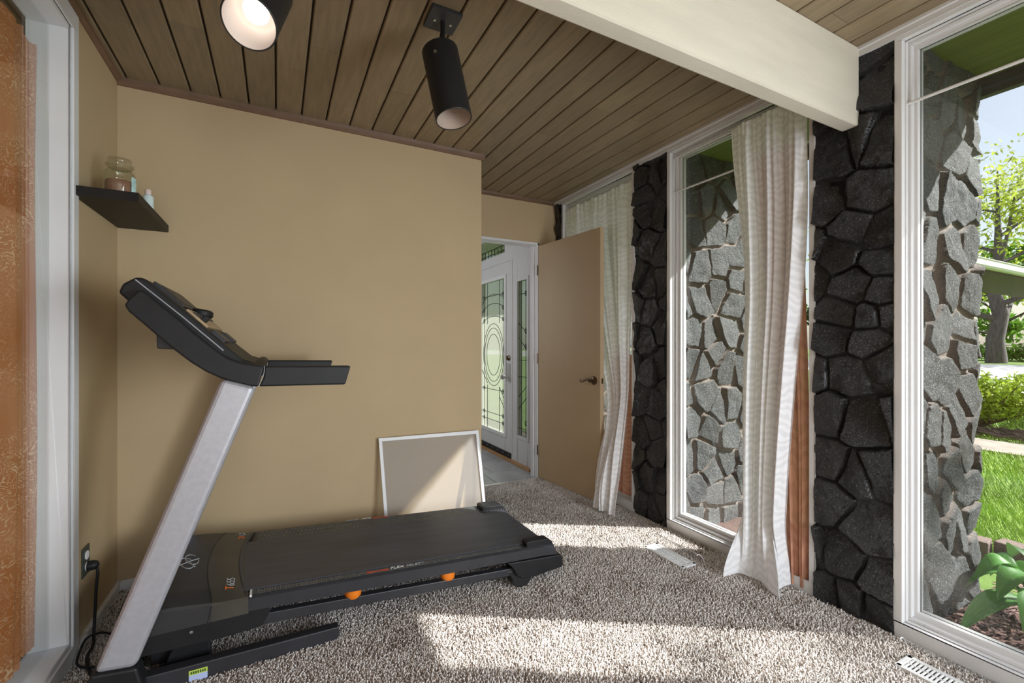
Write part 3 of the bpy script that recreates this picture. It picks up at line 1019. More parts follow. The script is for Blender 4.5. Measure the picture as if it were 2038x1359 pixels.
# curtain of the middle window, gathered on its near half
def fold(s, t, n, ph, a):
    return a * (math.sin(n * 2 * math.pi * s + ph) + 0.45 * math.sin(n * 4.7 * math.pi * s + 1.3 * ph + 1.1 * t) + 0.25 * math.sin(n * 9.1 * math.pi * s + 2.1))
def c2(s, t):
    yf = lerp(1.625, 1.56, sm(0.0, 0.45, t)) - 0.02 * math.sin(t * 3) - 0.045 * sm(0.5, 1.0, t)
    yn = lerp(1.228, 1.235, t) + 0.075 * sm(0.15, 1.0, t)
    y = lerp(yf, yn, s)
    amp = 0.010 + 0.022 * sm(0.02, 0.35, t)
    x = XR - 0.018 - 0.080 * sm(0.15, 0.9, t) * (1 - 0.35 * s) + fold(s, t, 3.1, 0.6, amp * 0.75)
    z = lerp(2.352, 0.012, t)
    if t < 0.03:
        x += 0.004 * math.sin(s * 90)
        z += 0.004 * math.sin(s * 70)
    k = sm(0.86, 1.0, t)
    # the hem spreads over the carpet in two pointed corners
    hs = (0, 0.12, 0.35, 0.55, 0.66, 0.74, 0.82, 0.92, 1.0)
    hx_ = (1.965, 2.06, 2.10, 2.085, 2.05, 2.035, 2.11, 2.165, 2.19)
    hy_ = (1.490, 1.475, 1.43, 1.375, 1.315, 1.250, 1.300, 1.302, 1.292)
    x = lerp(x, float(np.interp(s, hs, hx_)), k)
    y = lerp(y, float(np.interp(s, hs, hy_)), k)
    z = max(z, 0.013) + 0.010 * k * (0.5 + 0.5 * math.sin(s * 13)) * (1 - max(0, 1 - abs(s - 0.74) / 0.15))
    x = min(x, XR + 0.045)
    return (x, y, z)
cloth('curtain', 'sheer_white', c2, 96, 150, None, 'white zebra-striped sheer curtain with its hem on the carpet at the middle window', 'curtain', None, 0.9, 2.35, (2.12, 1.4, 0.0))
rod('curtain_rod', [(XR + 0.012, 1.222, 2.352), (XR + 0.012, 2.053, 2.352)], 'thin white rod holding the white curtain at the middle window', 0.005)
rod('curtain_rod', [(XR + 0.02, 1.222, 2.138), (XR + 0.02, 2.053, 2.138)], 'thin white rod crossing the glass of the middle window')
rod('curtain_rod', [(XR + 0.02, 0.03, 2.138), (XR + 0.02, 0.86, 2.138)], 'thin white rod crossing the glass of the rightmost window')
def c2b(s, t):
    z = lerp(2.13, 0.02, t)
    yf = lerp(1.50, 1.345, t)
    yn = lerp(1.262, 1.226, sm(0.1, 0.9, t))
    y = lerp(yf, yn, s)
    x = XR + 0.022 - 0.030 * sm(0.5, 1.0, t) + fold(s, t, 3.0, 2.2, 0.004 + 0.008 * sm(0.05, 0.5, t))
    return (min(x, XR + 0.045), y, z)
cloth('curtain', 'sheer_copper', c2b, 60, 80, None, 'shiny copper curtain hanging behind the white one at the middle window', 'curtain', None, 0.6, 2.1, (2.2, 1.3, 0.0))

# curtain of the far window
def c1(s, t):
    # s from far (0) to near (1)
    z = lerp(2.335, 0.03, t)
    yf = lerp(3.25, 2.60, sm(0.05, 0.8, t))
    yn = lerp(2.405, 2.415, sm(0.2, 0.6, t)) + 0.05 * sm(0.55, 1.0, t)
    y = lerp(yf, yn, s)
    x = XR + 0.004 - 0.035 * sm(0.15, 0.6, t) + fold(s, t, 3.4, 0.2, (0.007 + 0.014 * sm(0.02, 0.4, t)) * 0.8)
    x = min(x, XR + 0.045)
    k = sm(0.62, 1.0, t)
    x -= 0.20 * k
    y -= 0.12 * k * s + 0.02 * k
    if t < 0.04:
        z += 0.005 * math.sin(s * 60)
        x += 0.003 * math.sin(s * 110)
    x += 0.018 * k * math.sin(s * 9 + 14 * t)
    return (x, y, z)
cloth('curtain', 'sheer_white', c1, 110, 130, None, 'white sheer curtain beside the open tan door at the far window', 'curtain', None, 1.1, 2.3, (2.1, 2.8, 0.0))
rod('curtain_rod', [(XR + 0.012, 2.41, 2.335), (XR + 0.012, 3.252, 2.335)], 'thin white rod holding the far curtain above the door', 0.005)
def c1b(s, t):
    z = lerp(1.1, 0.085, t)
    y = lerp(lerp(2.60, 2.66, t), 2.422, s)
    x = XR + 0.028 + fold(s, t, 2.6, 1.2, 0.004 + 0.008 * sm(0.1, 0.5, t))
    return (min(x, XR + 0.046), y, z)
cloth('curtain', 'sheer_copper', c1b, 50, 70, None, 'copper curtain showing in the gap beside the far white curtain', 'curtain', None, 0.6, 2.1, (2.2, 2.5, 0.0))

# orange paisley curtain behind the left window
def c4(s, t):
    z = lerp(2.225, 0.125, t) + (0.010 * math.sin(s * 95) if t < 0.02 else 0)
    y = lerp(0.5, 2.180 - 0.012 * math.sin(t * 7) - 0.02 * t, s)
    x = XL - 0.078 + fold(s, t, 10.0, 0.9, 0.006 + 0.007 * sm(0.03, 0.3, t))
    return (x, y, z)
cloth('curtain', 'paisley', c4, 200, 60, None, 'orange paisley curtain behind the glass at the left edge', 'curtain', None, 1.6, 2.2, (-0.8, 1.2, 0.0))
# room on the other side of the left window
struct(MB().box(-2.5, XL, 3.2, 3.3, 0, H + 0.02).build('wall_beyond', 'wall_paint'), 'wall of the room beyond the left window', 'wall')

# ------------------------------------------------------------------ doorway, tan door, entrance hall
f = MB()
f.box(1.25, 1.268, YD - 0.012, YD + 0.112, 0, 2.06)
f.box(2.018, 2.036, YD - 0.012, YD + 0.112, 0, 2.06)
f.box(1.25, 2.036, YD - 0.012, YD + 0.112, 2.042, 2.062)
f.box(2.006, 2.018, YD + 0.045, YD + 0.085, 0, 2.042)
struct(f.build('trim_jamb', 'white_paint', bevel=0.002), 'white jamb lining the open doorway', 'trim')
t = sempty('door_1', (2.02, 3.378, 0), 'tan flush door standing open in the recess', 'door')
hx, hy = 2.022, 3.374
ex, ey = 2.092, 2.606
dv = Vector((ex - hx, ey - hy, 0))
DW = dv.length
dv.normalize()
nv_ = Vector((-dv.y, dv.x, 0))       # towards the window wall
if nv_.x < 0:
    nv_ = -nv_
def dpt(a, b, z):
    p = Vector((hx, hy, 0)) + dv * a + nv_ * b
    return (p.x, p.y, z)
d = MB()
d.hexa([dpt(a, b, z) for z in (0.012, 2.032) for b in (0, 0.036) for a in (0.004, DW)])
d.build('slab', 'door_tan', t, bevel=0.002)
for side, sgn, b0 in (('room', -1, 0.0), ('window', 1, 0.036)):
    k = MB()
    c = Vector(dpt(DW - 0.065, b0, 0.905))
    ax = nv_ * sgn
    k.lathe([(0.001, -0.001), (0.032, 0.0), (0.033, 0.004), (0.026, 0.009), (0.013, 0.013), (0.010, 0.04), (0.012, 0.046), (0.0, 0.048)], c, ax, 24)
    tip = c + ax * 0.042
    path = []
    for i in range(11):
        q = i / 10
        p = tip - dv * (0.105 * q) + Vector((0, 0, 0.010 * math.sin(q * 5.2) - 0.004 * q))
        path.append(p)
    path.append(path[-1] + Vector((0, 0, 0.012)) - dv * 0.002)
    path.append(path[-2] + Vector((0, 0, 0.016)) + dv * 0.008)
    k.tube(path, [0.0085, 0.009, 0.0088, 0.008, 0.0072, 0.0066, 0.006, 0.0056, 0.0052, 0.005, 0.0048, 0.0044, 0.003], 10)
    k.build('handle', 'bronze', t, smooth=50)
k = MB()
k.hexa([dpt(a, b, z) for z in (0.885, 0.925) for b in (0.012, 0.026) for a in (DW - 0.001, DW + 0.0012)])
k.lathe([(0.007, 0), (0.007, 0.008), (0.004, 0.010), (0, 0.0102)], dpt(DW, 0.019, 0.905), dv, 12)
k.build('latch', 'bronze', t)
for z in (0.25, 1.05, 1.82):
    h = MB()
    h.tube([dpt(-0.002, -0.004, z - 0.045), dpt(-0.002, -0.004, z + 0.045)], 0.005, 10)
    h.build('hinge', 'bronze', t, smooth=50)
# hall floor of grey tile
struct(MB().box(-0.4, 2.3, YD + 0.0, 5.8, -0.12, -0.004).build('floor_hall', 'grout'))
tl = MB()
ang = math.radians(-8)
R_ = random.Random(4)
for i in range(-3, 8):
    for j in range(0, 8):
        cx, cy = i * 0.33 + 0.1 * (j % 2), YD + 0.02 + j * 0.33
        x0, x1, y0, y1 = cx + 0.003, cx + 0.327, cy + 0.003, cy + 0.327
        x0, x1 = max(x0, -0.38), min(x1, 2.10)
        y1 = min(y1, 5.75)
        if x1 - x0 > 0.02 and y1 > y0:
            tl.box(x0, x1, y0, y1, -0.006, 0.0)
struct(tl.build('floor_hall_tile', 'grey_tile', bevel=0.0015), 'grey tile floor of the entrance hall', 'floor')
struct(MB().box(1.268, 2.018, YD - 0.012, YD + 0.02, -0.004, 0.006).build('trim_threshold', 'steel', bevel=0.002), 'metal strip between the carpet and hall tile', 'trim')
struct(MB().box(-0.4, 3.02, YD + 0.1, 5.8, H + 0.001, H + 0.024).build('ceiling_hall', 'white_paint'))
struct(MB().box(-0.5, 2.2, 5.78, 5.9, 0, H + 0.02).build('wall_hall_end', 'door_white'), 'pale end wall of the entrance hall', 'wall')
struct(MB().box(-0.5, -0.4, YD + 0.1, 5.78, 0, H + 0.02).build('wall_hall_side', 'door_white'), 'pale side wall of the entrance hall', 'wall')
# front door wall
XF = 2.083
w = MB()
w.box(XF, XF + 0.14, YD + 0.1, 3.56, 0, H)
w.box(XF, XF + 0.14, 4.93, 5.8, 0, H)
w.box(XF, XF + 0.14, 3.56, 4.93, 2.36, H)
struct(w.build('wall_hall', 'door_white'), 'pale wall around the front door', 'wall')
def came(mb, pts, r=0.0032, closed=False):
    mb.tube(pts, r, 6, closed)
def ell(cy, cz, ry, rz, a0=0, a1=360, n=28):
    return [(XF + 0.012, cy + ry * math.cos(math.radians(lerp(a0, a1, i / n))), cz + rz * math.sin(math.radians(lerp(a0, a1, i / n)))) for i in range(n + (0 if a1 - a0 == 360 else 1))]
t = sempty('door_2', (XF, 4.43, 0), 'white front door with an oval leaded glass panel', 'door')
y0, y1 = 3.985, 4.905
g0, g1, gz0, gz1 = 4.145, 4.745, 0.245, 1.865
d = MB()
d.box(XF + 0.006, XF + 0.05, y0, g0, 0.02, 2.02)
d.box(XF + 0.006, XF + 0.05, g1, y1, 0.02, 2.02)
d.box(XF + 0.006, XF + 0.05, g0, g1, 0.02, gz0)
d.box(XF + 0.006, XF + 0.05, g0, g1, gz1, 2.02)
d.build('slab', 'door_white', t, bevel=0.002)
d = MB()
w_ = 0.032
d.box(XF - 0.006, XF + 0.012, g0 - w_, g0 + 0.006, gz0 - w_, gz1 + w_)
d.box(XF - 0.006, XF + 0.012, g1 - 0.006, g1 + w_, gz0 - w_, gz1 + w_)
d.box(XF - 0.006, XF + 0.012, g0, g1, gz0 - w_, gz0 + 0.006)
d.box(XF - 0.006, XF + 0.012, g0, g1, gz1 - 0.006, gz1 + w_)
d.build('glass_frame', 'white_paint', t, bevel=0.004)
MB().box(XF + 0.014, XF + 0.019, g0, g1, gz0, gz1).build('pane', 'leaded_glass', t)
c = MB()
xm = XF + 0.012
gy = (g0 + g1) / 2
ya, yb = g0 + 0.06, g1 - 0.06
yc_, yd_ = g0 + 0.15, g1 - 0.15
for yy in (ya, yb, yc_, yd_):
    if yy in (yc_, yd_):
        came(c, [(xm, yy, gz0), (xm, yy, 0.72)])
        came(c, [(xm, yy, 1.40), (xm, yy, gz1)])
    else:
        came(c, [(xm, yy, gz0), (xm, yy, gz1)])
for zz in (gz1 - 0.16, gz0 + 0.10, 0.42, 0.68):
    came(c, [(xm, g0, zz), (xm, g1, zz)])
for sc_ in (1.0, 0.86, 0.66):
    came(c, ell(gy, 1.06, 0.26 * sc_, 0.34 * sc_), closed=True)
for zz, rr in ((1.44, 0.10), (1.56, 0.12), (1.66, 0.12)):
    came(c, ell(gy, zz - 0.06, 0.29, rr, 15, 165, 14))
for yy in (ya, yb):
    for zz in (gz1 - 0.16, 1.56, 1.44, gz0 + 0.10, 0.42, 0.68):
        came(c, ell(yy, zz, 0.017, 0.022, n=12), 0.003, True)
came(c, [(xm, g1, 0.88), (xm, yd_, 0.74)])
came(c, [(xm, g0, 0.58), (xm, yc_, 0.72)])
came(c, [(xm, g0, 0.48), (xm, yc_, 0.62)])
c.build('came', 'came', t)
k = MB()
k.box(XF - 0.012, XF + 0.006, 4.03, 4.075, 0.80, 0.98)
k.lathe([(0.012, 0), (0.011, 0.03), (0.024, 0.045), (0.028, 0.06), (0.02, 0.072), (0, 0.075)], (XF - 0.012, 4.055, 0.845), (-1, 0, 0), 18)
k.build('handle', 'steel', t, smooth=40)
k = MB()
k.lathe([(0.028, 0), (0.028, 0.008), (0.018, 0.014), (0, 0.015)], (XF + 0.004, 4.055, 1.035), (-1, 0, 0), 20)
k.box(XF - 0.024, XF - 0.008, 4.05, 4.06, 1.015, 1.055)
k.build('lock', 'bronze', t, smooth=40)
k = MB()
k.box(XF - 0.004, XF + 0.008, y0 + 0.01, y1, 0.02, 0.075)
for i in range(7):
    k.lathe([(0.005, 0), (0.004, 0.003), (0, 0.004)], (XF - 0.004, y0 + 0.06 + i * 0.13, 0.055), (-1, 0, 0), 8, 1)
k.build('sweep', ['black_plastic', 'steel'], t)
struct(MB().box(XF - 0.035, XF + 0.05, 3.58, 4.93, 0.0, 0.022).build('trim_sill', 'threshold_oak', bevel=0.003), 'oak threshold strip under the front door', 'trim')
# sidelight
t = sempty('window_5', (XF, 3.76, 0), 'narrow leaded sidelight window beside the front door', 'window')
s0, s1 = 3.665, 3.865
d = MB()
d.box(XF, XF + 0.05, 3.56, s0, 0.02, 2.06)
d.box(XF, XF + 0.05, s1, 3.98, 0.02, 2.06)
d.box(XF, XF + 0.05, s0, s1, 0.02, 0.285)
d.box(XF, XF + 0.05, s0, s1, 1.79, 2.06)
d.box(XF - 0.008, XF + 0.006, s0 - 0.03, s0 + 0.004, 0.255, 1.82)
d.box(XF - 0.008, XF + 0.006, s1 - 0.004, s1 + 0.03, 0.255, 1.82)
d.box(XF - 0.008, XF + 0.006, s0, s1, 0.255, 0.289)
d.box(XF - 0.008, XF + 0.006, s0, s1, 1.786, 1.82)
d.box(XF - 0.006, XF + 0.03, 3.968, 3.984, 0.02, 2.06)
d.build('frame', 'door_white', t, bevel=0.003)
MB().box(XF + 0.014, XF + 0.019, s0, s1, 0.285, 1.79).build('pane', 'leaded_glass', t)
c = MB()
sy = (s0 + s1) / 2
for yy in (s0 + 0.055, s1 - 0.055):
    came(c, [(xm, yy, 0.285), (xm, yy, 1.79)])
for zz in (1.66, 1.02, 0.86, 0.36):
    came(c, [(xm, s0, zz), (xm, s1, zz)])
for za, zb in ((1.38, 1.26), (1.24, 1.10), (0.66, 0.80), (0.54, 0.70)):
    came(c, [(xm, s1, za), (xm, s0, zb)])
for zz in (1.66, 1.30, 1.15, 0.42):
    came(c, ell(s0 + 0.055, zz, 0.017, 0.024, n=12), 0.003, True)
c.build('came', 'came', t)
# transom
t = sempty('window_6', (XF, 4.2, 2.06), 'leaded transom window over the front door', 'window')
d = MB()
d.box(XF - 0.004, XF + 0.05, 3.56, 4.93, 2.02, 2.12)
d.box(XF - 0.004, XF + 0.05, 3.56, 4.14, 2.12, 2.37)
d.box(XF - 0.004, XF + 0.05, 4.83, 4.93, 2.12, 2.37)
d.box(XF - 0.004, XF + 0.05, 4.14, 4.83, 2.33, 2.37)
d.build('frame', 'door_white', t, bevel=0.003)
MB().box(XF + 0.014, XF + 0.019, 4.14, 4.83, 2.12, 2.33).build('pane', 'leaded_glass', t)
c = MB()
for zz in (2.155, 2.21):
    came(c, [(xm, 4.14, zz), (xm, 4.83, zz)], 0.005)
for i in range(9):
    came(c, [(xm, 4.17 + i * 0.08, 2.12), (xm, 4.17 + i * 0.08, 2.21)], 0.004)
c.build('came', 'came', t)

# ------------------------------------------------------------------ treadmill
T = thing('treadmill', (0.35, 2.2, 0), 'black treadmill with silver uprights standing along the tan back wall', 'treadmill')
te = lambda x: 0.2545 - 0.059 * x
be = lambda x: 0.2065 - 0.058 * x
NEAR, FAR = 1.875, 2.520
# floor base
for nm, ya, yb in (('near', 1.890, 1.932), ('far', 2.490, 2.532)):
    MB().prism([(-0.50, 0.006), (0.205, 0.006), (0.221, 0.022), (0.216, 0.058), (-0.44, 0.066), (-0.50, 0.066)], ya, yb, 'y').build('base_rail', 'dark_plastic', T, bevel=0.004)
MB().box(-0.50, -0.435, 1.932, 2.490, 0.01, 0.062).build('base_crossbar', 'dark_plastic', T, bevel=0.005)
lb = MB()
lb.box(-0.270, -0.216, 1.8886, 1.8898, 0.008, 0.030, 0)
lb.box(-0.270, -0.216, 1.8886, 1.8898, 0.030, 0.046, 1)
for i in range(7):
    lb.box(-0.265 + i * 0.0066, -0.2605 + i * 0.0066, 1.8882, 1.8892, 0.033, 0.042, 2)
lb.build('warning_label', ['blue_label', 'yellow_label', 'green_print'], T)['label'] = 'yellow and blue sticker'
for ya, yb in ((1.824, 1.888), (2.534, 2.598)):
    MB().prism([(-0.5627, 0.0271), (-0.3866, 0.0271), (-0.3836, 0.0839), (-0.3963, 0.1406), (-0.5099, 0.1533), (-0.5529, 0.0643)], ya, yb, 'y').build('boot', 'black_plastic', T, bevel=0.008)
# silver uprights
for ya, yb in ((1.830, 1.873), (2.524, 2.567)):
    o = MB().prism([(-0.5059, 0.1504), (-0.4022, 0.1387), (-0.0675, 1.0214), (-0.1722, 1.0546)], ya, yb, 'y').build('upright', 'silver_paint', T, bevel=0.017, seg=3)
    o['label'] = 'silver upright'
# console arms
arm_top = [(-0.437, 1.302), (-0.424, 1.325), (-0.399, 1.354), (-0.387, 1.348), (-0.34, 1.301), (-0.298, 1.261), (-0.26, 1.220), (-0.224, 1.185), (-0.19, 1.153), (-0.162, 1.131), (-0.135, 1.117), (-0.106, 1.107), (-0.041, 1.096)]
arm_bot = [(-0.060, 1.022), (-0.081, 1.023), (-0.13, 1.037), (-0.174, 1.055), (-0.218, 1.08), (-0.261, 1.113), (-0.305, 1.154), (-0.348, 1.198), (-0.39, 1.243), (-0.427, 1.281)]
for ya, yb in ((1.860, 1.905), (2.515, 2.560)):
    MB().prism(arm_top + arm_bot, ya, yb, 'y').build('console_arm', 'black_plastic', T, bevel=0.006)
    g = MB()
    g.prism([(-0.040, 1.096), (0.257, 1.090), (0.2545, 1.080), (0.237, 1.017), (-0.0585, 1.022), (-0.044, 1.055)], ya, yb, 'y')
    g.build('handrail', 'black_plastic', T, bevel=0.006)
    g = MB()
    g.tube([(-0.0405, ya - 0.0006, 1.0955), (-0.0415, ya - 0.0006, 1.075), (-0.047, ya - 0.0006, 1.05), (-0.0595, ya - 0.0006, 1.022)], 0.0009, 6)
    g.build('seam', 'grey_print', T)
# console body and panel
P_ = MB().prism([(-0.463, 1.345), (-0.452, 1.375), (-0.418, 1.399), (-0.395, 1.397), (-0.275, 1.282), (-0.165, 1.170), (-0.11, 1.120), (-0.075, 1.108), (-0.07, 1.06), (-0.16, 1.075), (-0.25, 1.125), (-0.36, 1.235)], 1.905, 2.515, 'y').build('console', 'black_plastic', T, bevel=0.008)
for yq in (1.9035, 2.5165):
    g = MB()
    g.tube([(-0.418, yq, 1.390), (-0.29, yq, 1.270), (-0.170, yq, 1.152)], 0.0022, 6)
    g.build('silver_trim', 'silver_paint', P_)
dx_, dz_ = 0.243, -0.243
def pan(a, h):      # a: 0 top edge..1 bottom of the face, h: height above it
    return (-0.395 + 0.23 * a + 0.70 * h, 1.397 - 0.227 * a + 0.71 * h)
def slab_on_panel(a0, a1, ya, yb, h, nm, mt, bev=0.003):
    q = [pan(a0, -0.004), pan(a1, -0.004), pan(a1, h), pan(a0, h)]
    return MB().prism(q, ya, yb, 'y').build(nm, mt, P_, bevel=bev)
slab_on_panel(0.03, 0.40, 1.98, 2.44, 0.010, 'display_bezel', 'dark_plastic')
slab_on_panel(0.08, 0.36, 2.02, 2.40, 0.0125, 'display', 'black_metal', 0.002)
slab_on_panel(0.44, 0.72, 1.98, 2.44, 0.010, 'button_panel', 'console_tan_reflection')
for i in range(8):
    slab_on_panel(0.50, 0.57, 2.0 + i * 0.054, 2.035 + i * 0.054, 0.015, 'button', 'dark_plastic', 0.002)
slab_on_panel(0.60, 0.66, 1.985, 2.03, 0.03, 'lever', 'black_plastic')
slab_on_panel(0.78, 0.96, 1.96, 2.12, 0.012, 'tray', 'dark_plastic')
slab_on_panel(0.78, 0.96, 2.30, 2.46, 0.012, 'tray', 'dark_plastic')
g = MB()
prof = [(0.0, 1.346), (0.030, 1.345), (0.040, 1.338), (0.042, 1.322), (0.036, 1.314), (0.014, 1.306), (0.012, 1.255), (0.0, 1.255)]
g.lathe([(r * 1.0, z - 1.3) for r, z in prof], (-0.278, 2.21, 1.2725), (0.18, 0, 1), 24)
g.build('fan', 'black_plastic', P_, smooth=40)
MB().prism([(-0.368, 1.215), (-0.366, 1.160), (-0.31, 1.156), (-0.28, 1.15), (-0.29, 1.20)], 1.93, 2.49, 'y').build('console_crossbar', 'dark_plastic', T, bevel=0.004)
g = MB()
g.tube([(-0.085, 1.905, 1.085), (-0.06, 2.0, 1.1), (-0.05, 2.2, 1.105), (-0.06, 2.42, 1.1), (-0.085, 2.515, 1.085)], 0.016, 12)
g.build('pulse_bar', 'black_plastic', T, smooth=40)
# deck
def loft(secs, name, mt, bev=0.0, parent=T):
    mb = MB()
    n = len(secs[0])
    v = [p for s_ in secs for p in s_]
    f = [tuple(range(n)), tuple(range(len(v) - 1, len(v) - n - 1, -1))]
    for j in range(len(secs) - 1):
        f += [(j * n + i, j * n + (i + 1) % n, (j + 1) * n + (i + 1) % n, (j + 1) * n + i) for i in range(n)]
    mb.add(v, f)
    return mb.build(name, mt, parent, bevel=bev)
def rail_sec(x, yo, yi, sg, dz=0.0):
    return [(x, yo, be(x) + dz), (x, yo, te(x) - 0.004), (x, yo + sg * 0.010, te(x) + 0.003), (x, yi, te(x) + 0.004), (x, yi, be(x) + dz)]
rails = []
for yo, yi, sg in ((NEAR, 1.922, 1), (FAR, 2.384, -1)):
    o = loft([[(p[0], p[1] + (sg * 0.001 if abs(p[1] - yo) < 0.001 else 0), p[2] - (0.016 if p[2] > 0.24 else 0)) for p in rail_sec(-0.135, yo, yi, sg)], rail_sec(-0.088, yo, yi, sg), rail_sec(1.16, yo, yi, sg), [(1.236, yo, 0.130), (1.228, yo, 0.150), (1.222, yo + sg * 0.012, te(1.2) - 0.006), (1.205, yi, te(1.2) + 0.002), (1.225, yi, 0.13)]], 'side_rail', 'dark_plastic', 0)
    g = MB()
    g.add([tuple(Vector(wloc(o)) + v.co) for v in o.data.vertices], [tuple(p.vertices) for p in o.data.polygons])
    ylo, yhi = sorted((yo + sg * 0.018, yi - sg * 0.006))
    g.hexa([(x, y, te(x) + dz) for dz in (0.0036, 0.0052) for y in (ylo - 0.004, yhi + 0.004) for x in (-0.082, 1.04)], 1)
    rows = 3
    n_ = 62 if sg > 0 else 74
    for r in range(rows):
        yy = ylo + (r + 0.5) * (yhi - ylo) / rows
        for i in range(n_):
            x = -0.06 + (i + 0.5 * (r % 2)) * 0.0178
            if (sg > 0 and 0.32 < x < 0.56 and r == 0) or (sg < 0 and 0.30 < x < 0.54 and r == 2):
                continue
            z = te(x) + 0.0045
            s_ = 0.0032
            g.add([(x - s_, yy, z - 0.002), (x, yy - s_, z - 0.002), (x + s_, yy, z - 0.002), (x, yy + s_, z - 0.002), (x, yy, z + 0.0035)], [(0, 1, 4), (1, 2, 4), (2, 3, 4), (3, 0, 4), (3, 2, 1, 0)], 2)
    bpy.data.objects.remove(o)
    rails.append(g.build('side_rail', ['dark_plastic', 'grip', 'grip_dot'], T))
# running belt, one loop round two rollers
def belt_loop(y):
    pts = []
    x0, x1 = -0.16, 1.175
    for i in range(13):
        x = lerp(x0, x1, i / 12)
        pts.append((x, y, te(x) + 0.008))
    cz = te(x1) + 0.008 - 0.030
    for i in range(1, 9):
        a = math.radians(90 - 180 * i / 8)
        pts.append((x1 + 0.030 * math.cos(a), y, cz + 0.030 * math.sin(a)))
    pts.append((x0, y, te(x0) - 0.052))
    return pts
o = loft([belt_loop(1.926), belt_loop(2.380)], 'running_belt', 'belt')
# rear end caps, raised corner blocks, feet
for ya, yb, yt0, yt1 in ((1.868, 1.985, 1.885, 1.935), (2.387, 2.527, 2.410, 2.500)):
    MB().prism([(0.955, 0.149), (0.985, 0.118), (1.005, 0.08), (1.033, 0.060), (1.10, 0.054), (1.258, 0.064), (1.268, 0.074), (1.264, 0.105), (1.254, 0.1265), (1.236, 0.1275)], ya, yb, 'y').build('end_cap', 'black_plastic', T, bevel=0.004)
    MB().prism([(1.068, 0.188), (1.066, 0.214), (1.078, 0.219), (1.188, 0.213), (1.212, 0.196), (1.225, 0.165), (1.2, 0.16)], yt0, yt1, 'y').build('corner_block', 'black_plastic', T, bevel=0.003)
    MB().prism([(1.045 + 0.055 * math.cos(a), 0.060 + 0.056 * math.sin(a)) for a in [math.pi + math.pi * i / 12 for i in range(13)]] + [(1.12, 0.075), (0.96, 0.10)], ya + 0.022, yb - 0.03, 'y').build('rear_foot', 'rubber', T, bevel=0.004)
# lower frame rails, struts and orange cushions
for ya, yb in ((1.892, 1.925), (2.470, 2.503)):
    lo = lambda x: 0.138 - 0.065 * x
    mb = MB()
    mb.prism([(-0.06, lo(-0.06)), (1.02, lo(1.02)), (1.02, lo(1.02) + 0.034), (-0.06, lo(-0.06) + 0.040)], ya, yb, 'y')
    mb.build('frame_rail', 'dark_plastic', T, bevel=0.003)
    for x in (0.272, 0.676):
        q = be(x)
        c = MB()
        c.lathe([(0.0, -0.046), (0.022, -0.045), (0.030, -0.038), (0.0335, -0.020), (0.0345, -0.001)], (x, ya + 0.026, q), (-0.058, 0, 1), 24)
        c.build('cushion', 'orange_rubber', T, smooth=50)['label'] = 'orange rubber cushion'
for x in (0.46, 0.94):
    MB().box(x - 0.02, x + 0.02, 1.93, 2.43, be(x) - 0.028, be(x) - 0.002).build('strut', 'black_plastic', T)
# motor hood
def hood_edge(x):
    return float(np.interp(x, [-0.47, -0.36, -0.307, -0.207, -0.150, -0.097, -0.05], [0.305, 0.304, 0.301, 0.289, 0.277, 0.264, 0.262]))
def hood_z(x, y):
    e = hood_edge(x)
    q = (y - 2.21) / 0.28
    if abs(q) <= 1:
        return e + 0.012 * (1 - q * q) * min(1, max(0.2, (-0.09 - x) / 0.1))
    side = (abs(q) - 1) / (0.20 if q < 0 else 0.107)
    return lerp(e, max(0.262, e - 0.022), min(1, side))
def hood_x(kind, y):
    q = max(0, 1 - ((y - 2.21) / 0.32) ** 2)
    return {'front': -0.46 + 0.0 * q, 'seam': -0.203 - 0.042 * q, 'rear': -0.092 - 0.042 * q}[kind]
ys = [NEAR, NEAR + 0.006, 1.90, 1.93, 1.96, 2.0, 2.05, 2.1, 2.15, 2.2, 2.25, 2.3, 2.35, 2.40, 2.44, 2.49, 2.505, FAR - 0.004, FAR]
def hood_part(a, b, nx, name, mt):
    mb = MB()
    rows = []
    for i in range(nx + 1):
        r = []
        for k, y in enumerate(ys):
            x = lerp(hood_x(a, y), hood_x(b, y), i / nx)
            r.append((x, y, hood_z(x, y)))
        xa, xb = r[0][0], r[-1][0]
        r = [(xa, NEAR, 0.205), (xa, NEAR, r[0][2] - 0.006)] + [(p[0], p[1], p[2]) for p in r[1:-1]] + [(xb, FAR, r[-1][2] - 0.006), (xb, FAR, 0.205)]
        rows.append(r)
    n = len(rows[0])
    v = [p for r in rows for p in r]
    f = []
    for i in range(nx):
        f += [(i * n + k, i * n + k + 1, (i + 1) * n + k + 1, (i + 1) * n + k) for k in range(n - 1)]
    f.append(tuple(range(n - 1, -1, -1)))
    f.append(tuple(nx * n + k for k in range(n)))
    mb.add(v, f)
    return mb.build(name, mt, T, smooth=25)
hood = hood_part('front', 'seam', 10, 'motor_hood', 'hood_plastic')
band = hood_part('seam', 'rear', 8, 'hood_band', 'hood_band')
for o_, wh in ((hood, 'seam'),):
    g = MB()
    g.tube([(hood_x('seam', y) , y, hood_z(hood_x('seam', y), y) + 0.0004) for y in ys[1:-1]], 0.0014, 6)
    xq = hood_x('seam', NEAR)
    g.tube([(xq, NEAR - 0.0002, hood_z(xq, NEAR) - 0.006), (xq - 0.004, NEAR - 0.0002, 0.24), (xq - 0.012, NEAR - 0.0002, 0.206)], 0.0014, 6)
    g.build('seam', 'rubber', hood)
g = MB()
g.tube([(hood_x('rear', y) - 0.004, y, hood_z(hood_x('rear', y), y) - 0.001) for y in ys[2:-2]], 0.005, 8)
g.build('lip', 'plate_grey', band, smooth=60)
MB().box(-0.088, -0.0815, 1.880, 1.922, 0.256, 0.2665).build('end_tab', 'white_print', band)
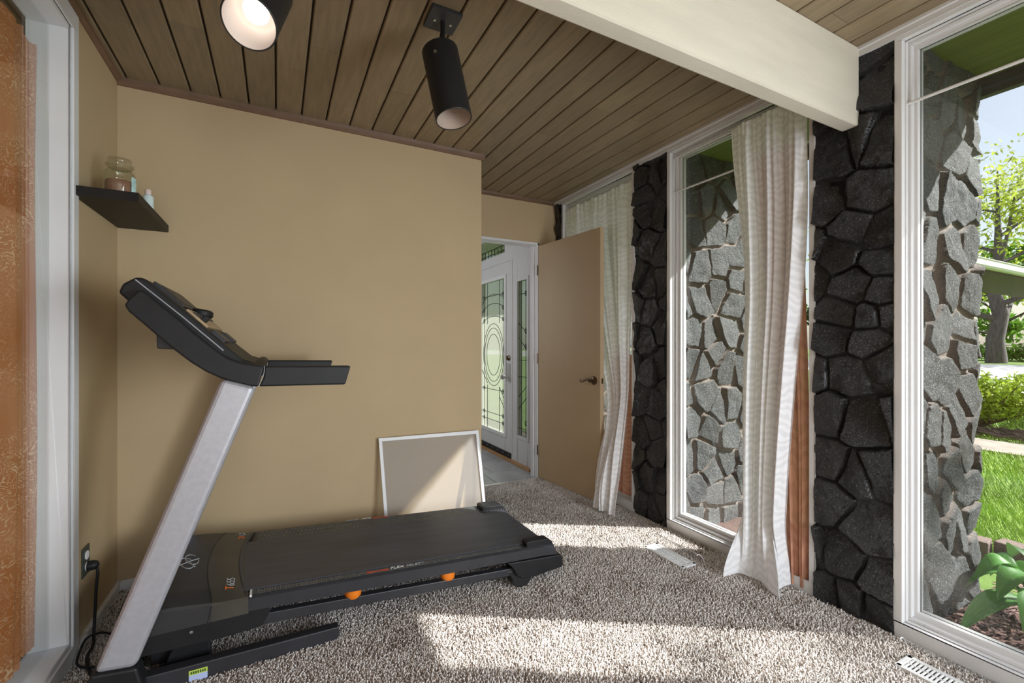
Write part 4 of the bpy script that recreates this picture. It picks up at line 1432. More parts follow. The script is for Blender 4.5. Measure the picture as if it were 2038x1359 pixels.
MB().prism([(-0.455, 0.24), (-0.455, 0.155), (-0.42, 0.138), (-0.171, 0.134), (-0.05, 0.141), (-0.015, 0.200), (-0.03, 0.215)], NEAR + 0.008, FAR - 0.008, 'y').build('belly_pan', 'black_plastic', T, bevel=0.004)
g = MB()
g.lathe([(0.006, 0), (0.005, 0.002), (0, 0.0025)], (-0.262, NEAR + 0.0075, 0.183), (0, -1, 0), 10)
g.build('screw', 'steel', T)
# lift linkage under the hood
g = MB()
g.prism([(-0.36, 0.012), (-0.34, 0.07), (-0.30, 0.135), (-0.225, 0.135), (-0.215, 0.012)], 1.975, 2.01, 'y')
g.prism([(-0.36, 0.012), (-0.34, 0.07), (-0.30, 0.135), (-0.225, 0.135), (-0.215, 0.012)], 2.35, 2.385, 'y')
g.box(-0.40, -0.30, 2.01, 2.35, 0.03, 0.09)
g.build('lift_bracket', 'black_plastic', T, bevel=0.003)
# printing
def hood_text(body, y, x, size, mt, nm='model_number', flip=1):
    z = hood_z(x, y)
    slope = (hood_z(x + 0.02, y) - hood_z(x - 0.02, y)) / 0.04
    ys_ = (hood_z(x, y + 0.03) - hood_z(x, y - 0.01)) / 0.04
    text_mesh(body, size, nm, mt, band, (x, y, z), (0, 1, ys_), (-1, 0, -slope), 0.0022, 0.0, 0.0)
hood_text('T', 1.930, -0.142, 0.040, 'orange_print')
hood_text('655', 1.956, -0.142, 0.040, 'grey_print')
text_mesh('23', 0.034, 'motor_rating', 'orange_print', band, (-0.136, 2.405, hood_z(-0.136, 2.42)), (0, 1, -0.05), (-1, 0, 0.2), 0.003, 0.0)
text_mesh('CS', 0.034, 'motor_rating', 'grey_print', band, (-0.136, 2.447, hood_z(-0.136, 2.46)), (0, 1, -0.05), (-1, 0, 0.2), 0.003, 0.0)
# looping emblem on the hood
g = MB()
def hp(x, y):
    return (x, y, hood_z(x, y) + 0.0006)
cx_, cy_ = -0.315, 2.17
for k, (ox, oy, ra, rb, tw) in enumerate(((0.0, -0.012, 0.020, 0.052, 0.35), (0.012, 0.018, 0.020, 0.050, 0.35))):
    pts = []
    for i in range(31):
        a = 2 * math.pi * (0.08 + 0.86 * i / 30)
        p, q = ra * math.cos(a), rb * math.sin(a)
        pts.append(hp(cx_ + ox + p * math.cos(tw) - q * math.sin(tw), cy_ + oy + p * math.sin(tw) + q * math.cos(tw)))
    g.tube(pts, 0.0016, 5)
g.tube([hp(cx_ + 0.032, cy_ - 0.052), hp(cx_ + 0.010, cy_ - 0.01), hp(cx_ - 0.010, cy_ + 0.03), hp(cx_ - 0.026, cy_ + 0.055)], 0.0018, 5)
g.tube([hp(cx_ + 0.036, cy_ + 0.02), hp(cx_ + 0.01, cy_ + 0.004), hp(cx_ - 0.026, cy_ - 0.028)], 0.0016, 5)
g.build('emblem', 'grey_print', hood)
# lettering on the foot rails
def rail_pt(x, y, up=0.0):
    return (x, y, te(x) + 0.0052 + up)
sl = (1, 0, -0.059)
text_mesh('FLEX', 0.021, 'lettering', 'white_print', rails[1], rail_pt(0.452, 2.512), (-1, 0, 0.059), (0, -1, 0.0), 0.003, 0.25, 0.0004)
text_mesh('SELECT', 0.019, 'lettering', 'grey_print', rails[1], rail_pt(0.385, 2.511), (-1, 0, 0.059), (0, -1, 0.0), 0.003, 0.25)
text_mesh('FLEX', 0.026, 'lettering', 'white_print', rails[0], rail_pt(0.418, 1.892), sl, (0, 1, 0.0), 0.003, 0.25, 0.0004)
text_mesh('SELECT', 0.024, 'lettering', 'grey_print', rails[0], rail_pt(0.485, 1.892), sl, (0, 1, 0.0), 0.003, 0.25)
for rl, xa, xb, ya, yb in ((rails[1], 0.458, 0.538, 2.492, 2.511), (rails[0], 0.325, 0.412, 1.891, 1.908)):
    g = MB()
    xm_, ym_ = (xa + xb) / 2, (ya + yb) / 2
    w2 = 0.003
    for p in ([(xa, ya), (xa, yb), (xm_, ym_ + w2), (xm_, ym_ - w2)], [(xb, ya), (xm_, ym_ - w2), (xm_, ym_ + w2), (xb, yb)]):
        v = [rail_pt(x, y, 0.0006) for x, y in p] + [rail_pt(x, y, 0.0014) for x, y in p]
        g.add(v, [(0, 1, 2, 3), (7, 6, 5, 4), (0, 4, 5, 1), (1, 5, 6, 2), (2, 6, 7, 3), (3, 7, 4, 0)])
    g.build('cross_emblem', 'red_print', rl)

# ------------------------------------------------------------------ power outlet, plug and cords
t = thing('power_outlet', (XL, 2.349, 0.325), 'black double outlet plate with white sockets on the left wall', 'outlet')
MB().box(XL, XL + 0.006, 2.313, 2.386, 0.262, 0.378).build('cover_plate', 'outlet_cover', t, bevel=0.003)
for z in (0.342, 0.298):
    g = MB()
    g.lathe([(0.0172, 0), (0.0172, 0.0085), (0.0160, 0.0095), (0, 0.0095)], (XL, 2.351, z), (1, 0, 0), 20)
    g.build('socket', 'white_plastic', t, smooth=40)
def spline(P, n=10):
    P = [Vector(p) for p in P]
    out = []
    for i in range(len(P) - 1):
        a, b, c, d = P[max(i - 1, 0)], P[i], P[i + 1], P[min(i + 2, len(P) - 1)]
        for k in range(n):
            q = k / n
            out.append(0.5 * ((2 * b) + (c - a) * q + (2 * a - 5 * b + 4 * c - d) * q * q + (3 * b - a - 3 * c + d) * q ** 3))
    out.append(P[-1])
    return out
g = MB()
g.tube(spline([(XL + 0.036, 2.350, 0.292), (XL + 0.040, 2.349, 0.265), (XL + 0.036, 2.345, 0.20), (XL + 0.034, 2.338, 0.10), (XL + 0.034, 2.325, 0.030), (XL + 0.045, 2.28, 0.018), (XL + 0.050, 2.20, 0.017), (XL + 0.085, 2.10, 0.017), (XL + 0.13, 2.02, 0.017), (XL + 0.16, 2.01, 0.03), (-0.49, 2.03, 0.075)]), 0.0052, 10)
cd = g.build('power_cord', 'black_plastic', T, smooth=60)
g = MB()
g.lathe([(0.019, 0.0), (0.019, 0.016), (0.015, 0.028), (0.006, 0.034), (0.0, 0.034)], (XL + 0.0098, 2.351, 0.298), (1, 0, 0), 20)
g.build('plug', 'black_plastic', cd, smooth=40)
g = MB()
g.tube(spline([(XL + 0.09, 2.33, 0.016), (XL + 0.055, 2.315, 0.040), (XL + 0.03, 2.26, 0.055), (XL + 0.028, 2.18, 0.025), (XL + 0.055, 2.13, 0.024), (XL + 0.10, 2.10, 0.026), (XL + 0.12, 2.03, 0.02), (XL + 0.09, 1.93, 0.016), (XL + 0.04, 1.80, 0.015)]), 0.0042, 10)
g = g.build('extension_cord', 'black_plastic', smooth=60)
tag(g, 'thin black cord looping over the carpet by the left window sill', 'cord')

# ------------------------------------------------------------------ corner shelf with jar and bottle
SH0, SH1 = 1.728, 1.763
t = thing('wall_shelf', (-0.575, 2.49, SH0), 'black floating shelf in the upper left corner', 'shelf')
MB().box(XL + 0.002, -0.476, 2.216, YB - 0.002, SH0, SH1).build('board', 'shelf_black', t, bevel=0.0015)
MB().lathe([(0.003, 0), (0.003, 0.001), (0, 0.001)], (-0.57, 2.42, SH0 - 0.0008), (0, 0, 1), 10).build('screw', 'rubber', t)
JX, JY, JZ = -0.572, 2.378, SH1 + 0.001
t = thing('jar_candle', (JX, JY, JZ), 'glass jar candle with brown wax and lid on the black shelf', 'candle')
g = MB()
g.lathe([(0.044, 0.0), (0.050, 0.006), (0.051, 0.02), (0.051, 0.100), (0.048, 0.112), (0.042, 0.120), (0.0405, 0.124), (0.0405, 0.136), (0.0375, 0.136), (0.0375, 0.122), (0.045, 0.108), (0.0475, 0.098), (0.0475, 0.012), (0.043, 0.007), (0.0, 0.007)], (JX, JY, JZ), n=40)
g.build('jar', 'jar_glass', t, smooth=50)
g = MB()
g.lathe([(0.0, 0.009), (0.0465, 0.010), (0.0468, 0.072), (0.043, 0.078), (0.02, 0.074), (0.0, 0.073)], (JX, JY, JZ), n=36)
g.build('wax', 'wax', t, smooth=50)
MB().tube([(JX, JY, JZ + 0.07), (JX + 0.002, JY, JZ + 0.086)], 0.0012, 6).build('wick', 'rubber', t)
g = MB()
g.lathe([(0.036, 0.128), (0.037, 0.137), (0.0455, 0.138), (0.046, 0.144), (0.036, 0.148), (0.035, 0.156), (0.040, 0.162), (0.038, 0.168), (0.0, 0.170)], (JX, JY, JZ), n=40)
g.build('lid', 'jar_glass', t, smooth=50)
g = MB()
vv, ff = [], []
for i in range(13):
    a = math.radians(-40 + 80 * i / 12) + math.radians(8)
    for z in (0.016, 0.096):
        for r in (0.0513, 0.0519):
            vv.append((JX + r * math.cos(a), JY + r * math.sin(a), JZ + z))
for i in range(12):
    k = i * 4
    ff += [(k + 1, k + 5, k + 7, k + 3), (k, k + 2, k + 6, k + 4), (k + 2, k + 3, k + 7, k + 6), (k, k + 4, k + 5, k + 1)]
g.add(vv, ff)
g.build('label', 'jar_label', t)
t = thing('lotion_bottle', (-0.525, 2.60, SH1 + 0.001), 'small pale plastic bottle with pink cap on the black shelf', 'bottle')
g = MB()
g.lathe([(0.019, 0), (0.021, 0.003), (0.021, 0.084), (0.019, 0.090), (0.012, 0.094), (0.011, 0.098)], (-0.525, 2.60, SH1 + 0.001), n=24)
g.build('body', 'pale_plastic', t, smooth=40)
g = MB()
g.lathe([(0.0125, 0.097), (0.0125, 0.116), (0.010, 0.120), (0, 0.120)], (-0.525, 2.60, SH1 + 0.001), n=20)
g.build('cap', 'pink_cap', t, smooth=40)

# ------------------------------------------------------------------ window screen leaning on the back wall
t = thing('window_screen', (0.87, 2.68, 0.013), 'white framed insect screen leaning on the back wall behind the treadmill', 'window screen')
TL, TR, BR, BL = Vector((0.535, 2.742, 0.613)), Vector((1.178, 2.742, 0.600)), Vector((1.198, 2.640, 0.013)), Vector((0.560, 2.640, 0.013))
nrm = (TR - TL).cross(BL - TL).normalized()
if nrm.y > 0:
    nrm = -nrm
f = MB()
def bar(a, b, w, inner):
    d = (b - a).normalized()
    i_ = (inner - (a + b) / 2)
    i_ = (i_ - d * i_.dot(d)).normalized() * w
    th = nrm * 0.011
    f.hexa([a, b, a + i_, b + i_, a + th, b + th, a + i_ + th, b + i_ + th])
ctr = (TL + TR + BL + BR) / 4
for a, b in ((TL, TR), (BL, BR), (TL, BL), (TR, BR)):
    bar(a, b, 0.018, ctr)
f.build('frame', 'white_paint', t, bevel=0.0015)
sh = lambda p: p + (ctr - p) * 0.03 + nrm * 0.004
q = [sh(TL), sh(TR), sh(BR), sh(BL)]
g = MB()
g.add([tuple(p) for p in q] + [tuple(p + nrm * 0.0004) for p in q], [(0, 1, 2, 3), (7, 6, 5, 4), (0, 4, 5, 1), (1, 5, 6, 2), (2, 6, 7, 3), (3, 7, 4, 0)])
g.build('mesh', 'insect_mesh', t)

# ------------------------------------------------------------------ spot lamps on the ceiling
def spot_lamp(base, P0, ax, label, lit):
    t = thing('spot_lamp', (base[0], base[1], H - 0.016), label, 'lamp', 'cylinder spot lamps on the plank ceiling')
    bx, by = base
    MB().box(bx - 0.060, bx + 0.060, by - 0.060, by + 0.060, H - 0.016, H - 0.0005).build('ceiling_plate', 'plate_grey', t, bevel=0.002)
    for sx, sy in ((-0.032, 0.002), (0.032, 0.002)):
        g = MB()
        g.lathe([(0.0055, 0), (0.005, 0.004), (0, 0.005)], (bx + sx, by + sy, H - 0.016), (0, 0, -1), 12)
        g.build('screw', 'steel', t, smooth=40)
    a = Vector(ax).normalized()
    P0 = Vector(P0)
    g = MB()
    kn = Vector((bx, by, H - 0.075))
    top = P0 + a * 0.004
    g.tube([(bx, by, H - 0.016), kn], 0.0095, 12)
    g.tube([kn + Vector((0, 0, 0.012)), top], 0.011, 12)
    g.build('stem', 'black_metal', t, smooth=40)
    R0, L = 0.069, 0.285
    sh_ = MB()
    sh_.lathe([(0.0, 0.0), (R0 - 0.006, 0.0), (R0, 0.006), (R0, L - 0.001), (R0 - 0.001, L), (R0 - 0.004, L), (R0 - 0.0045, L - 0.003)], P0, a, 48, cap=False)
    shade = sh_.build('shade', 'black_metal', t, smooth=40)
    g = MB()
    g.lathe([(R0 - 0.0045, L - 0.002), (R0 - 0.0045, L - 0.085), (R0 - 0.012, L - 0.095), (R0 - 0.016, L - 0.14), (R0 - 0.03, L - 0.17), (0.02, L - 0.18), (0.0, L - 0.18)], P0, a, 48, cap=False)
    g.build('reflector', 'lamp_white' if lit else 'lamp_baffle', shade, smooth=40)
    side = a.cross(Vector((0, 0, 1))).normalized()
    nb = side.cross(a).normalized()
    sd = (nb * -0.2 - Vector((0.4636, 0.886, 0)) * 0.9).normalized()
    sd = (sd - a * sd.dot(a)).normalized()
    g = MB()
    g.lathe([(0.006, 0), (0.006, 0.003), (0.003, 0.004), (0, 0.004)], P0 + a * 0.055 + sd * (R0 - 0.001), sd, 12)
    g.build('set_screw', 'steel', shade, smooth=40)
    if lit:
        g = MB()
        B = P0 + a * (L - 0.190)
        g.lathe([(0.012, 0.0), (0.014, 0.03), (0.030, 0.075), (0.034, 0.095), (0.030, 0.108), (0.018, 0.116), (0.0, 0.118)], B, a, 32)
        g.build('bulb', 'bulb_glow', t, smooth=60)
        d = bpy.data.lights.new('lamp_light', 'SPOT')
        d.energy = 0.9
        d.color = (1.0, 0.86, 0.70)
        d.spot_size = math.radians(110)
        d.spot_blend = 0.6
        d.shadow_soft_size = 0.03
        o = bpy.data.objects.new('lamp_light', d)
        COL.objects.link(o)
        o.parent = t
        o.location = tuple(P0 + a * (L - 0.035) - Vector(t.location))
        o.rotation_euler = a.to_track_quat('-Z', 'Y').to_euler()
    return t
spot_lamp((0.569, 1.666), (0.552, 1.652, 2.300), (0.14, -0.186, -1.0), 'black cylinder spot lamp, unlit, hanging near the middle of the ceiling', False)
spot_lamp((-0.02, 1.640), (-0.024, 1.579, 2.268), (-0.15, -0.60, -0.78), 'lit spot lamp with glowing bulb at the top edge of the photo', True)

# ------------------------------------------------------------------ floor registers with clear deflectors
def register(x0, x1, y0, y1, label, cover):
    t = thing('floor_register', ((x0 + x1) / 2, (y0 + y1) / 2, 0.0), label, 'floor vent', 'white floor registers by the windows')
    g = MB()
    g.box(x0, x0 + 0.016, y0, y1, 0.0, 0.014)
    g.box(x1 - 0.016, x1, y0, y1, 0.0, 0.014)
    g.box(x0, x1, y0, y0 + 0.016, 0.0, 0.014)
    g.box(x0, x1, y1 - 0.016, y1, 0.0, 0.014)
    n = 22
    for i in range(n):
        y = y0 + 0.016 + (i + 0.5) * (y1 - y0 - 0.032) / n
        g.box(x0 + 0.012, x1 - 0.012, y - 0.0032, y + 0.0032, 0.006, 0.0125)
    g.box((x0 + x1) / 2 - 0.003, (x0 + x1) / 2 + 0.003, y0, y1, 0.006, 0.0125)
    g.build('grille', 'white_plastic', t, bevel=0.0015)
    MB().box(x0 + 0.01, x1 - 0.01, y0 + 0.01, y1 - 0.01, 0.0, 0.003).build('duct', 'rubber', t)
    # bent clear plastic hood standing behind the grille
    vv, ff = [], []
    n = 14
    prof = [(x1 - 0.012 + 0.052 * math.sin(i / n * 2.2), 0.014 + 0.055 * (1 - math.cos(i / n * 2.2)) * 0.62) for i in range(n + 1)]
    pr2 = [(x1 + 0.045 - 0.060 * (i / n), 0.016 + 0.050 * math.sin(i / n * 1.9)) for i in range(n + 1)]
    g = MB()
    th = 0.002
    prof = pr2
    poly = prof + [(p[0], p[1] + th) for p in prof[::-1]]
    g.prism(poly, y0 - 0.015, y1 + 0.02, 'y')
    g.build('deflector', 'clear_plastic', t)
    for yy in (y0 - 0.015, y1 + 0.02):
        g = MB()
        g.tube([(p[0], yy, p[1] + th / 2) for p in prof], 0.0022, 6)
        g.build('deflector_rim', 'clear_plastic_rim', t)
register(1.868, 1.968, 1.655, 1.935, 'white floor register with clear deflector by the middle window', True)
register(1.992, 2.092, 0.51, 0.80, 'floor register with clear deflector cut off by the bottom edge near the right window', True)

# ------------------------------------------------------------------ outdoors
struct(MB().box(3.05, 110, -60, 90, -0.5, -0.03).build('ground', 'lawn_soil'), 'green lawn ground', 'ground')
struct(MB().box(2.30, 3.05, -2.4, 5.8, -0.5, -0.05).build('ground_bed', 'mulch'), 'dark mulch bed under the windows', 'ground')
struct(MB().box(21.5, 37.0, -60, 90, -0.1, -0.005).build('ground_road', 'asphalt'), 'grey road beyond the lawn', 'road')
struct(MB().box(7.0, 7.8, -4, 6.5, -0.1, -0.005).build('ground_path', 'paver'), 'pale stone path beyond the lawn', 'path')
struct(MB().box(3.02, 3.46, -2.4, 1.30, -0.3, -0.035).build('ground_bed_edge', 'mulch'))
# foundation
struct(MB().box(XR + 0.02, XR + 0.12, -2.4, 3.5, -0.5, 0.0).build('wall_foundation', 'brick_edge'))
# mulch chips
def chips():
    n = 5200
    p = np.stack([rng.uniform(2.36, 3.44, n), rng.uniform(-0.30, 0.86, n)], 1)
    a = rng.uniform(0, np.pi, n)
    L = rng.uniform(0.010, 0.034, n)
    W = rng.uniform(0.0025, 0.006, n)
    z = rng.uniform(-0.045, -0.022, n)
    ux, uy = np.cos(a), np.sin(a)
    tilt = rng.uniform(-0.012, 0.012, n)
    V = np.zeros((n, 5, 3))
    for k, (sl_, sw) in enumerate(((-1, -1), (1, -1), (1, 1), (-1, 1))):
        V[:, k] = np.stack([p[:, 0] + ux * L * sl_ - uy * W * sw, p[:, 1] + uy * L * sl_ + ux * W * sw, z + tilt * sl_], 1)
    V[:, 4] = np.stack([p[:, 0], p[:, 1], z + 0.007], 1)
    b = np.arange(n)[:, None] * 5
    tr = np.concatenate([b + np.array([[k, (k + 1) % 4, 4]]) for k in range(4)], 0)
    me = fast_mesh('mulch_chips', V.reshape(-1, 3), None, tr, 'mulch_chip')
    r = rng.uniform(0, 1, n)
    attr_face(me, 'rnd', np.concatenate([r] * 4))
    o = bpy.data.objects.new('mulch_chips', me)
    COL.objects.link(o)
    tag(o, 'reddish wood mulch chips in the bed outside the right window', 'mulch', kind='stuff')
chips()
def grass():
    P = []
    for x0, x1, y0, y1, sp in ((3.50, 5.2, -1.0, 1.9, 0.0125), (5.2, 7.0, -1.0, 2.8, 0.019), (7.8, 12, 1.0, 3.8, 0.05)):
        nx, ny = int((x1 - x0) / sp), int((y1 - y0) / sp)
        gx, gy = np.meshgrid(np.arange(nx) * sp + x0, np.arange(ny) * sp + y0)
        q = np.stack([gx.ravel(), gy.ravel()], 1) + rng.uniform(-0.5, 0.5, (nx * ny, 2)) * sp
        P.append(np.concatenate([q, np.full((len(q), 1), sp)], 1))
    p = np.concatenate(P)
    p = p[~((p[:, 0] < 3.66) & (p[:, 1] < 1.15))]
    n = len(p)
    h = rng.uniform(0.03, 0.065, n) * (1 + p[:, 2] * 6)
    a = rng.uniform(0, 2 * np.pi, n)
    w_ = 0.0022 + p[:, 2] * 0.09
    ln = rng.uniform(0.2, 0.9, n) * h
    V = np.zeros((n, 3, 3))
    V[:, 0] = np.stack([p[:, 0] - np.sin(a) * w_, p[:, 1] + np.cos(a) * w_, np.full(n, -0.032)], 1)
    V[:, 1] = np.stack([p[:, 0] + np.sin(a) * w_, p[:, 1] - np.cos(a) * w_, np.full(n, -0.032)], 1)
    V[:, 2] = np.stack([p[:, 0] + np.cos(a) * ln, p[:, 1] + np.sin(a) * ln, -0.03 + h], 1)
    tr = np.arange(n * 3).reshape(n, 3)
    me = fast_mesh('lawn_grass', V.reshape(-1, 3), None, tr, 'grass_blade')
    attr_face(me, 'rnd', np.clip(rng.uniform(0, 1, n) * 0.7 + 0.3 * (vnoise(p[:, 0] * 2, p[:, 1] * 2, 3, 3) + 0.5), 0, 1))
    o = bpy.data.objects.new('lawn_grass', me)
    COL.objects.link(o)
    tag(o, 'bright green mown lawn grass outside the right window', 'grass', kind='stuff')
grass()
# edging bricks
R_ = random.Random(2)
BP = [(3.46, 1.035, 8), (3.535, 0.885, -6), (3.52, 0.735, 3), (3.50, 0.585, -4), (3.53, 0.435, 5)]
NM = ['tan edging brick touching the end of the stone fin', 'edging brick second from the stone fin beside the hosta', 'edging brick third from the stone fin', 'edging brick fourth from the stone fin', 'edging brick fifth from the stone fin']
b0 = None
for i, (x, y, r) in enumerate(BP):
    if b0 is None:
        b0 = MB().box(x - 0.055, x + 0.055, y - 0.070, y + 0.070, -0.04, 0.095).build('edging_brick', 'brick_edge', bevel=0.006, origin=(x, y, -0.04))
        o = b0
    else:
        o = b0.copy()
        COL.objects.link(o)
    o.location = (x, y, -0.04)
    o.rotation_euler = (0, 0, math.radians(r))
    tag(o, NM[i], 'brick', 'edging bricks along the mulch bed')
# hosta plant
def hosta():
    t = thing('hosta_plant', (2.86, 0.60, -0.05), 'green leafy hosta plant in the mulch outside the right window', 'plant')
    R = random.Random(5)
    specs = [(158, 0.33, 0.16, 0.05), (118, 0.15, 0.20, 0.16), (85, 0.13, 0.23, 0.20), (60, 0.15, 0.20, 0.14), (180, 0.24, 0.20, 0.12), (20, 0.26, 0.18, 0.12), (-20, 0.28, 0.16, 0.10), (-70, 0.26, 0.18, 0.10), (-120, 0.27, 0.18, 0.11), (-155, 0.25, 0.16, 0.08), (130, 0.14, 0.26, 0.22), (40, 0.18, 0.26, 0.24), (160, 0.17, 0.26, 0.20)]
    for k, (az, ln, hb, ht) in enumerate(specs):
        a = math.radians(az)
        ux, uy = math.cos(a), math.sin(a)
        px_, py_ = -uy, ux
        bx, by, bz = 2.86 + ux * 0.05, 0.60 + uy * 0.05, -0.05
        mx_, my_, mz = 2.86 + ux * 0.12, 0.60 + uy * 0.12, hb - 0.05
        V, F = [], []
        nu, nv = 12, 8
        for i in range(nu + 1):
            s = i / nu
            wd = 0.064 * (math.sin(math.pi * min(1, s * 0.92 + 0.05) ** 0.85) ** 0.8) * (1 - 0.3 * s)
            if i == nu:
                wd = 0.001
            r = 0.12 + ln * s
            zc = mz + (ht - hb) * s * 0.5 + 0.05 * math.sin(s * 2.6) - 0.07 * s * s
            for j in range(nv + 1):
                q = j / nv * 2 - 1
                zz = zc + abs(q) * wd * 0.45 + 0.003 * math.sin(q * 14) * (1 - s)
                V.append((2.86 + ux * r + px_ * wd * q, 0.60 + uy * r + py_ * wd * q, zz))
        for i in range(nu):
            for j in range(nv):
                x = i * (nv + 1) + j
                F.append((x, x + 1, x + nv + 2, x + nv + 1))
        lf = MB().add(V, F).build('leaf', 'hosta_green', t, smooth=80)
        attr_face(lf.data, 'rnd', [R.random()] * len(lf.data.polygons))
        MB().tube(spline([(bx, by, bz), ((bx + mx_) / 2 - ux * 0.01, (by + my_) / 2 - uy * 0.01, (bz + mz) / 2 + 0.02), (mx_, my_, mz)], 5), [0.006] * 5 + [0.0055] * 5 + [0.004], 6).build('stalk', 'hosta_green', lf, smooth=60)
hosta()

def leaf_cloud(name, centers, radii, n, size, m, parent, seed, flat=0.6, shell=0.0):
    R = np.random.default_rng(seed)
    c = np.array(centers)
    rr = np.array(radii)
    pick = R.choice(len(c), n, p=rr ** 2 / (rr ** 2).sum())
    d = R.normal(size=(n, 3))
    d /= np.linalg.norm(d, axis=1)[:, None]
    rad = R.uniform(shell, 1, n) ** (1 / 2.2)
    p = c[pick] + d * (rr[pick] * rad)[:, None] * np.array([1, 1, flat])
    u = R.normal(size=(n, 3))
    u /= np.linalg.norm(u, axis=1)[:, None]
    w_ = np.cross(u, R.normal(size=(n, 3)))
    w_ /= np.linalg.norm(w_, axis=1)[:, None]
    s = size * R.uniform(0.6, 1.3, n)[:, None]
    V = np.stack([p - u * s, p + w_ * s * 0.42 + np.array([0, 0, 0.08]) * s, p + u * s, p - w_ * s * 0.42 + np.array([0, 0, 0.08]) * s], 1)
    q = np.arange(n * 4).reshape(n, 4)
    me = fast_mesh(name, V.reshape(-1, 3) - np.array(wloc(parent)), q, None, m)
    attr_face(me, 'rnd', R.uniform(0, 1, n))
    o = bpy.data.objects.new(name, me)
    COL.objects.link(o)
    o.parent = parent
    return o
def tree(name, x, y, h, tr_, fork, crown, nl, ls, leafm, label, cat, seed, group=None, lean=0.0, flat=0.75, limbs=7, spread=0.4, base=-0.04, sub=3):
    R = random.Random(seed)
    t = thing(name, (x, y, base), label, cat, group)
    tm = MB()
    top = Vector((x + lean, y, base + h * 0.82))
    st = Vector((x, y, base))
    path = [st + (top - st) * q + Vector((R.uniform(-1, 1), R.uniform(-1, 1), 0)) * tr_ * 0.5 * (q > 0) for q in (0, 0.12, 0.25, 0.4, 0.55, 0.75, 1.0)]
    tm.tube(path, [tr_ * 1.25, tr_, tr_ * 0.92, tr_ * 0.75, tr_ * 0.55, tr_ * 0.3, tr_ * 0.08], 10)
    cs, rs = [], []
    for i in range(limbs):
        q = fork + (0.85 - fork) * (i / max(1, limbs - 1))
        b = st + (top - st) * q
        a = 2.4 * i + R.uniform(-0.3, 0.3)
        L = crown * R.uniform(0.7, 1.0) * (1.15 - 0.65 * q)
        e = b + Vector((math.cos(a) * L, math.sin(a) * L, L * R.uniform(0.35, 0.8)))
        m_ = (b + e) / 2 + Vector((0, 0, -0.06 * L))
        r0 = tr_ * 0.55 * (1.1 - q)
        lp = spline([b, m_, e], 5)
        tm.tube(lp, [lerp(r0, r0 * 0.25, k / (len(lp) - 1)) for k in range(len(lp))], 7)
        cs.append(e)
        rs.append(crown * spread)
        for k in range(sub):
            s0 = lp[R.randint(4, len(lp) - 1)]
            a2 = a + R.uniform(-1.3, 1.3)
            l2 = L * R.uniform(0.3, 0.6)
            e2 = s0 + Vector((math.cos(a2) * l2, math.sin(a2) * l2, l2 * R.uniform(0.1, 0.9)))
            tm.tube(spline([s0, (s0 + e2) / 2 + Vector((0, 0, l2 * 0.06)), e2], 4), [r0 * 0.35 * (1 - 0.8 * j / 8) for j in range(9)], 5)
            cs.append(e2)
            rs.append(crown * spread * 0.8)
    cs.append(top)
    rs.append(crown * spread)
    tm.build('trunk', 'bark', t, smooth=60)
    leaf_cloud('foliage', cs, rs, nl, ls, leafm, t, seed + 100, flat)
    return t
tree('maple_tree', 40.5, 11.0, 15.0, 0.42, 0.16, 7.5, 13000, 0.16, 'leaf_yellow', 'large yellow-green maple tree with forked grey trunk across the road', 'tree', 3, limbs=11, spread=0.36, sub=5)
GR = 'trees beyond the road'
for i, (x, y, h, c, lm, lb_) in enumerate(((58, 27, 13, 4.2, 'leaf_dark', 'dark evergreen tree far beyond the maple, to its left'), (60, 16, 12, 4.6, 'leaf_green', 'green tree far beyond the road behind the maple trunk'), (58, 4, 14, 4.4, 'leaf_dark', 'dark tree far beyond the road right of the maple'), (56, 36, 12, 4.2, 'leaf_green', 'green tree far beyond the road behind the stone fin'), (56, -10, 13, 4.2, 'leaf_green', 'green tree far beyond the road at far right'), (60, -26, 14, 4.6, 'leaf_dark', 'dark tree far beyond the road hidden at right by the window frame'), (58, 50, 13, 4.6, 'leaf_dark', 'dark tree far beyond the road behind the left of the stone fin'))):
    tree('background_tree', x, y, h, 0.3, 0.1, c, 3200, 0.42, lm, lb_, 'tree', 20 + i, GR, limbs=8, spread=0.42)
# low hedge beyond the road
for i, (x, y, L) in enumerate(((46, 15, 10), (47.5, 2, 11))):
    t = thing('hedge', (x, y, -0.04), ['low green hedge beyond the road left of the maple trunk', 'low green hedge beyond the road right of the maple trunk'][i], 'hedge', 'hedges beyond the road')
    cs = [(x + 0.4 * math.sin(k * 2.1), y - L / 2 + L * k / 12, 0.55 + 0.15 * math.sin(k * 1.7)) for k in range(13)]
    leaf_cloud('foliage', cs, [0.9] * 13, 2200, 0.20, 'leaf_green', t, 60 + i, 0.75)
# shade tree between the sun and the window, outside the frame
tree('shade_tree', 9.4, -5.9, 9.5, 0.16, 0.5, 2.6, 1500, 0.13, 'leaf_green', 'leafy shade tree on the lawn right of the window', 'tree', 9, limbs=7, spread=0.36)
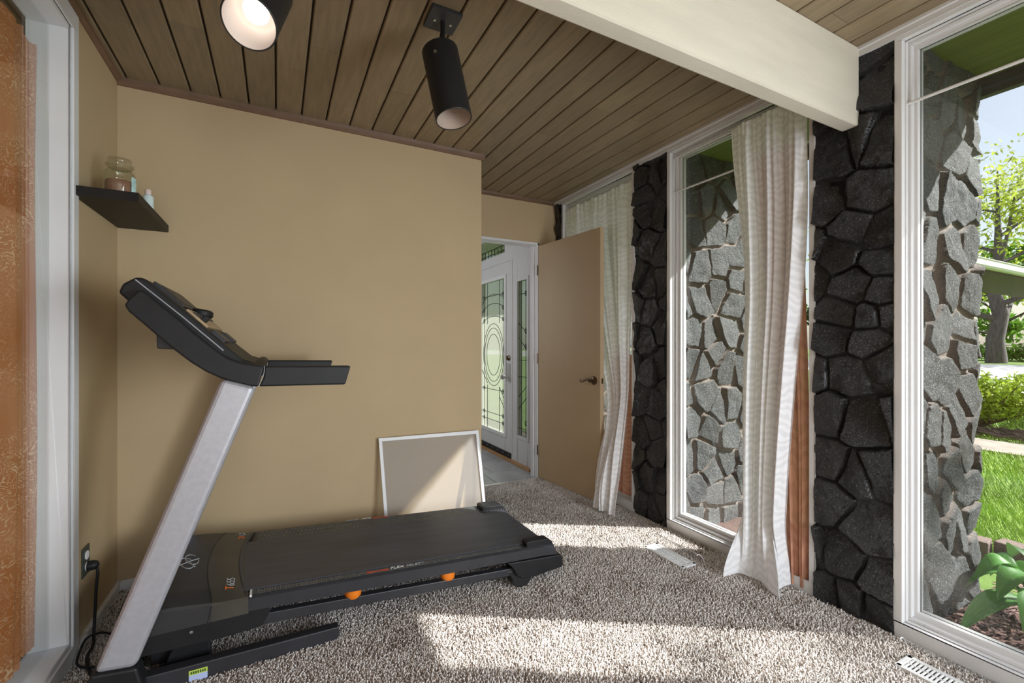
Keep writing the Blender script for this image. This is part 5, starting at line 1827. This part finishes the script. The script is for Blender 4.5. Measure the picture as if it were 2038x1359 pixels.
# junipers
def juniper(x, y, r, h, label, seed):
    R = random.Random(seed)
    t = thing('juniper_bush', (x, y, -0.04), label, 'bush', 'juniper bushes on the lawn')
    g = MB()
    cs, rs = [], []
    for i in range(34):
        a = R.uniform(0, 2 * math.pi)
        L = r * R.uniform(0.55, 1.05)
        up = h * R.uniform(0.35, 1.0) * (1.15 - 0.4 * L / r)
        e = Vector((x + math.cos(a) * L, y + math.sin(a) * L, up))
        g.tube(spline([(x + math.cos(a) * 0.05, y + math.sin(a) * 0.05, -0.04), (x + math.cos(a) * L * 0.55, y + math.sin(a) * L * 0.55, up * 0.45), e], 4), [0.022, 0.02, 0.018, 0.016, 0.014, 0.012, 0.010, 0.008, 0.005], 5)
        for q in (0.7, 0.85, 1.0):
            cs.append((lerp(x, e.x, q), lerp(y, e.y, q), up * (0.25 + 0.75 * q)))
            rs.append(0.15)
    g.build('branches', 'twig', t, smooth=60)
    leaf_cloud('foliage', cs, rs, 10000, 0.034, 'juniper', t, seed + 5, 0.8)
juniper(8.95, 2.72, 0.80, 0.86, 'bright green juniper bush with bare brown undersides beside the stone fin', 31)
juniper(10.75, 2.12, 0.90, 0.66, 'lower spreading juniper bush at the right edge behind the first', 32)
# fallen twigs
g = MB()
R_ = random.Random(12)
for i in range(70):
    x, y = R_.uniform(7.85, 8.5), R_.uniform(1.7, 2.7)
    a = R_.uniform(-0.5, 0.5) + 1.2
    L = R_.uniform(0.1, 0.35)
    g.tube([(x - math.cos(a) * L, y - math.sin(a) * L, R_.uniform(0.0, 0.05)), (x, y, R_.uniform(0.02, 0.10)), (x + math.cos(a) * L, y + math.sin(a) * L, R_.uniform(0.0, 0.06))], 0.008, 4)
tag(g.build('dry_twigs', 'twig'), 'dry brown branches lying below the juniper bushes', 'twigs', kind='stuff')
# carport of the house, seen past the stone fin
t = thing('carport', (13.5, 4.6, -0.04), 'carport roof with white gutter above the junipers', 'carport')
MB().box(9.0, 18.0, 2.93, 4.1, 2.36, 2.50).build('roof', 'carport_wood', t)
g = MB()
g.prism([(2.93, 2.40), (2.84, 2.40), (2.815, 2.43), (2.815, 2.515), (2.80, 2.525), (2.80, 2.535), (2.93, 2.535)], 9.0, 18.0, 'x')
g.build('gutter', 'gutter_white', t, bevel=0.004)
for x in (9.15, 17.8):
    MB().box(x - 0.07, x + 0.07, 3.3, 3.44, -0.04, 2.36).build('post', 'carport_wood', t)
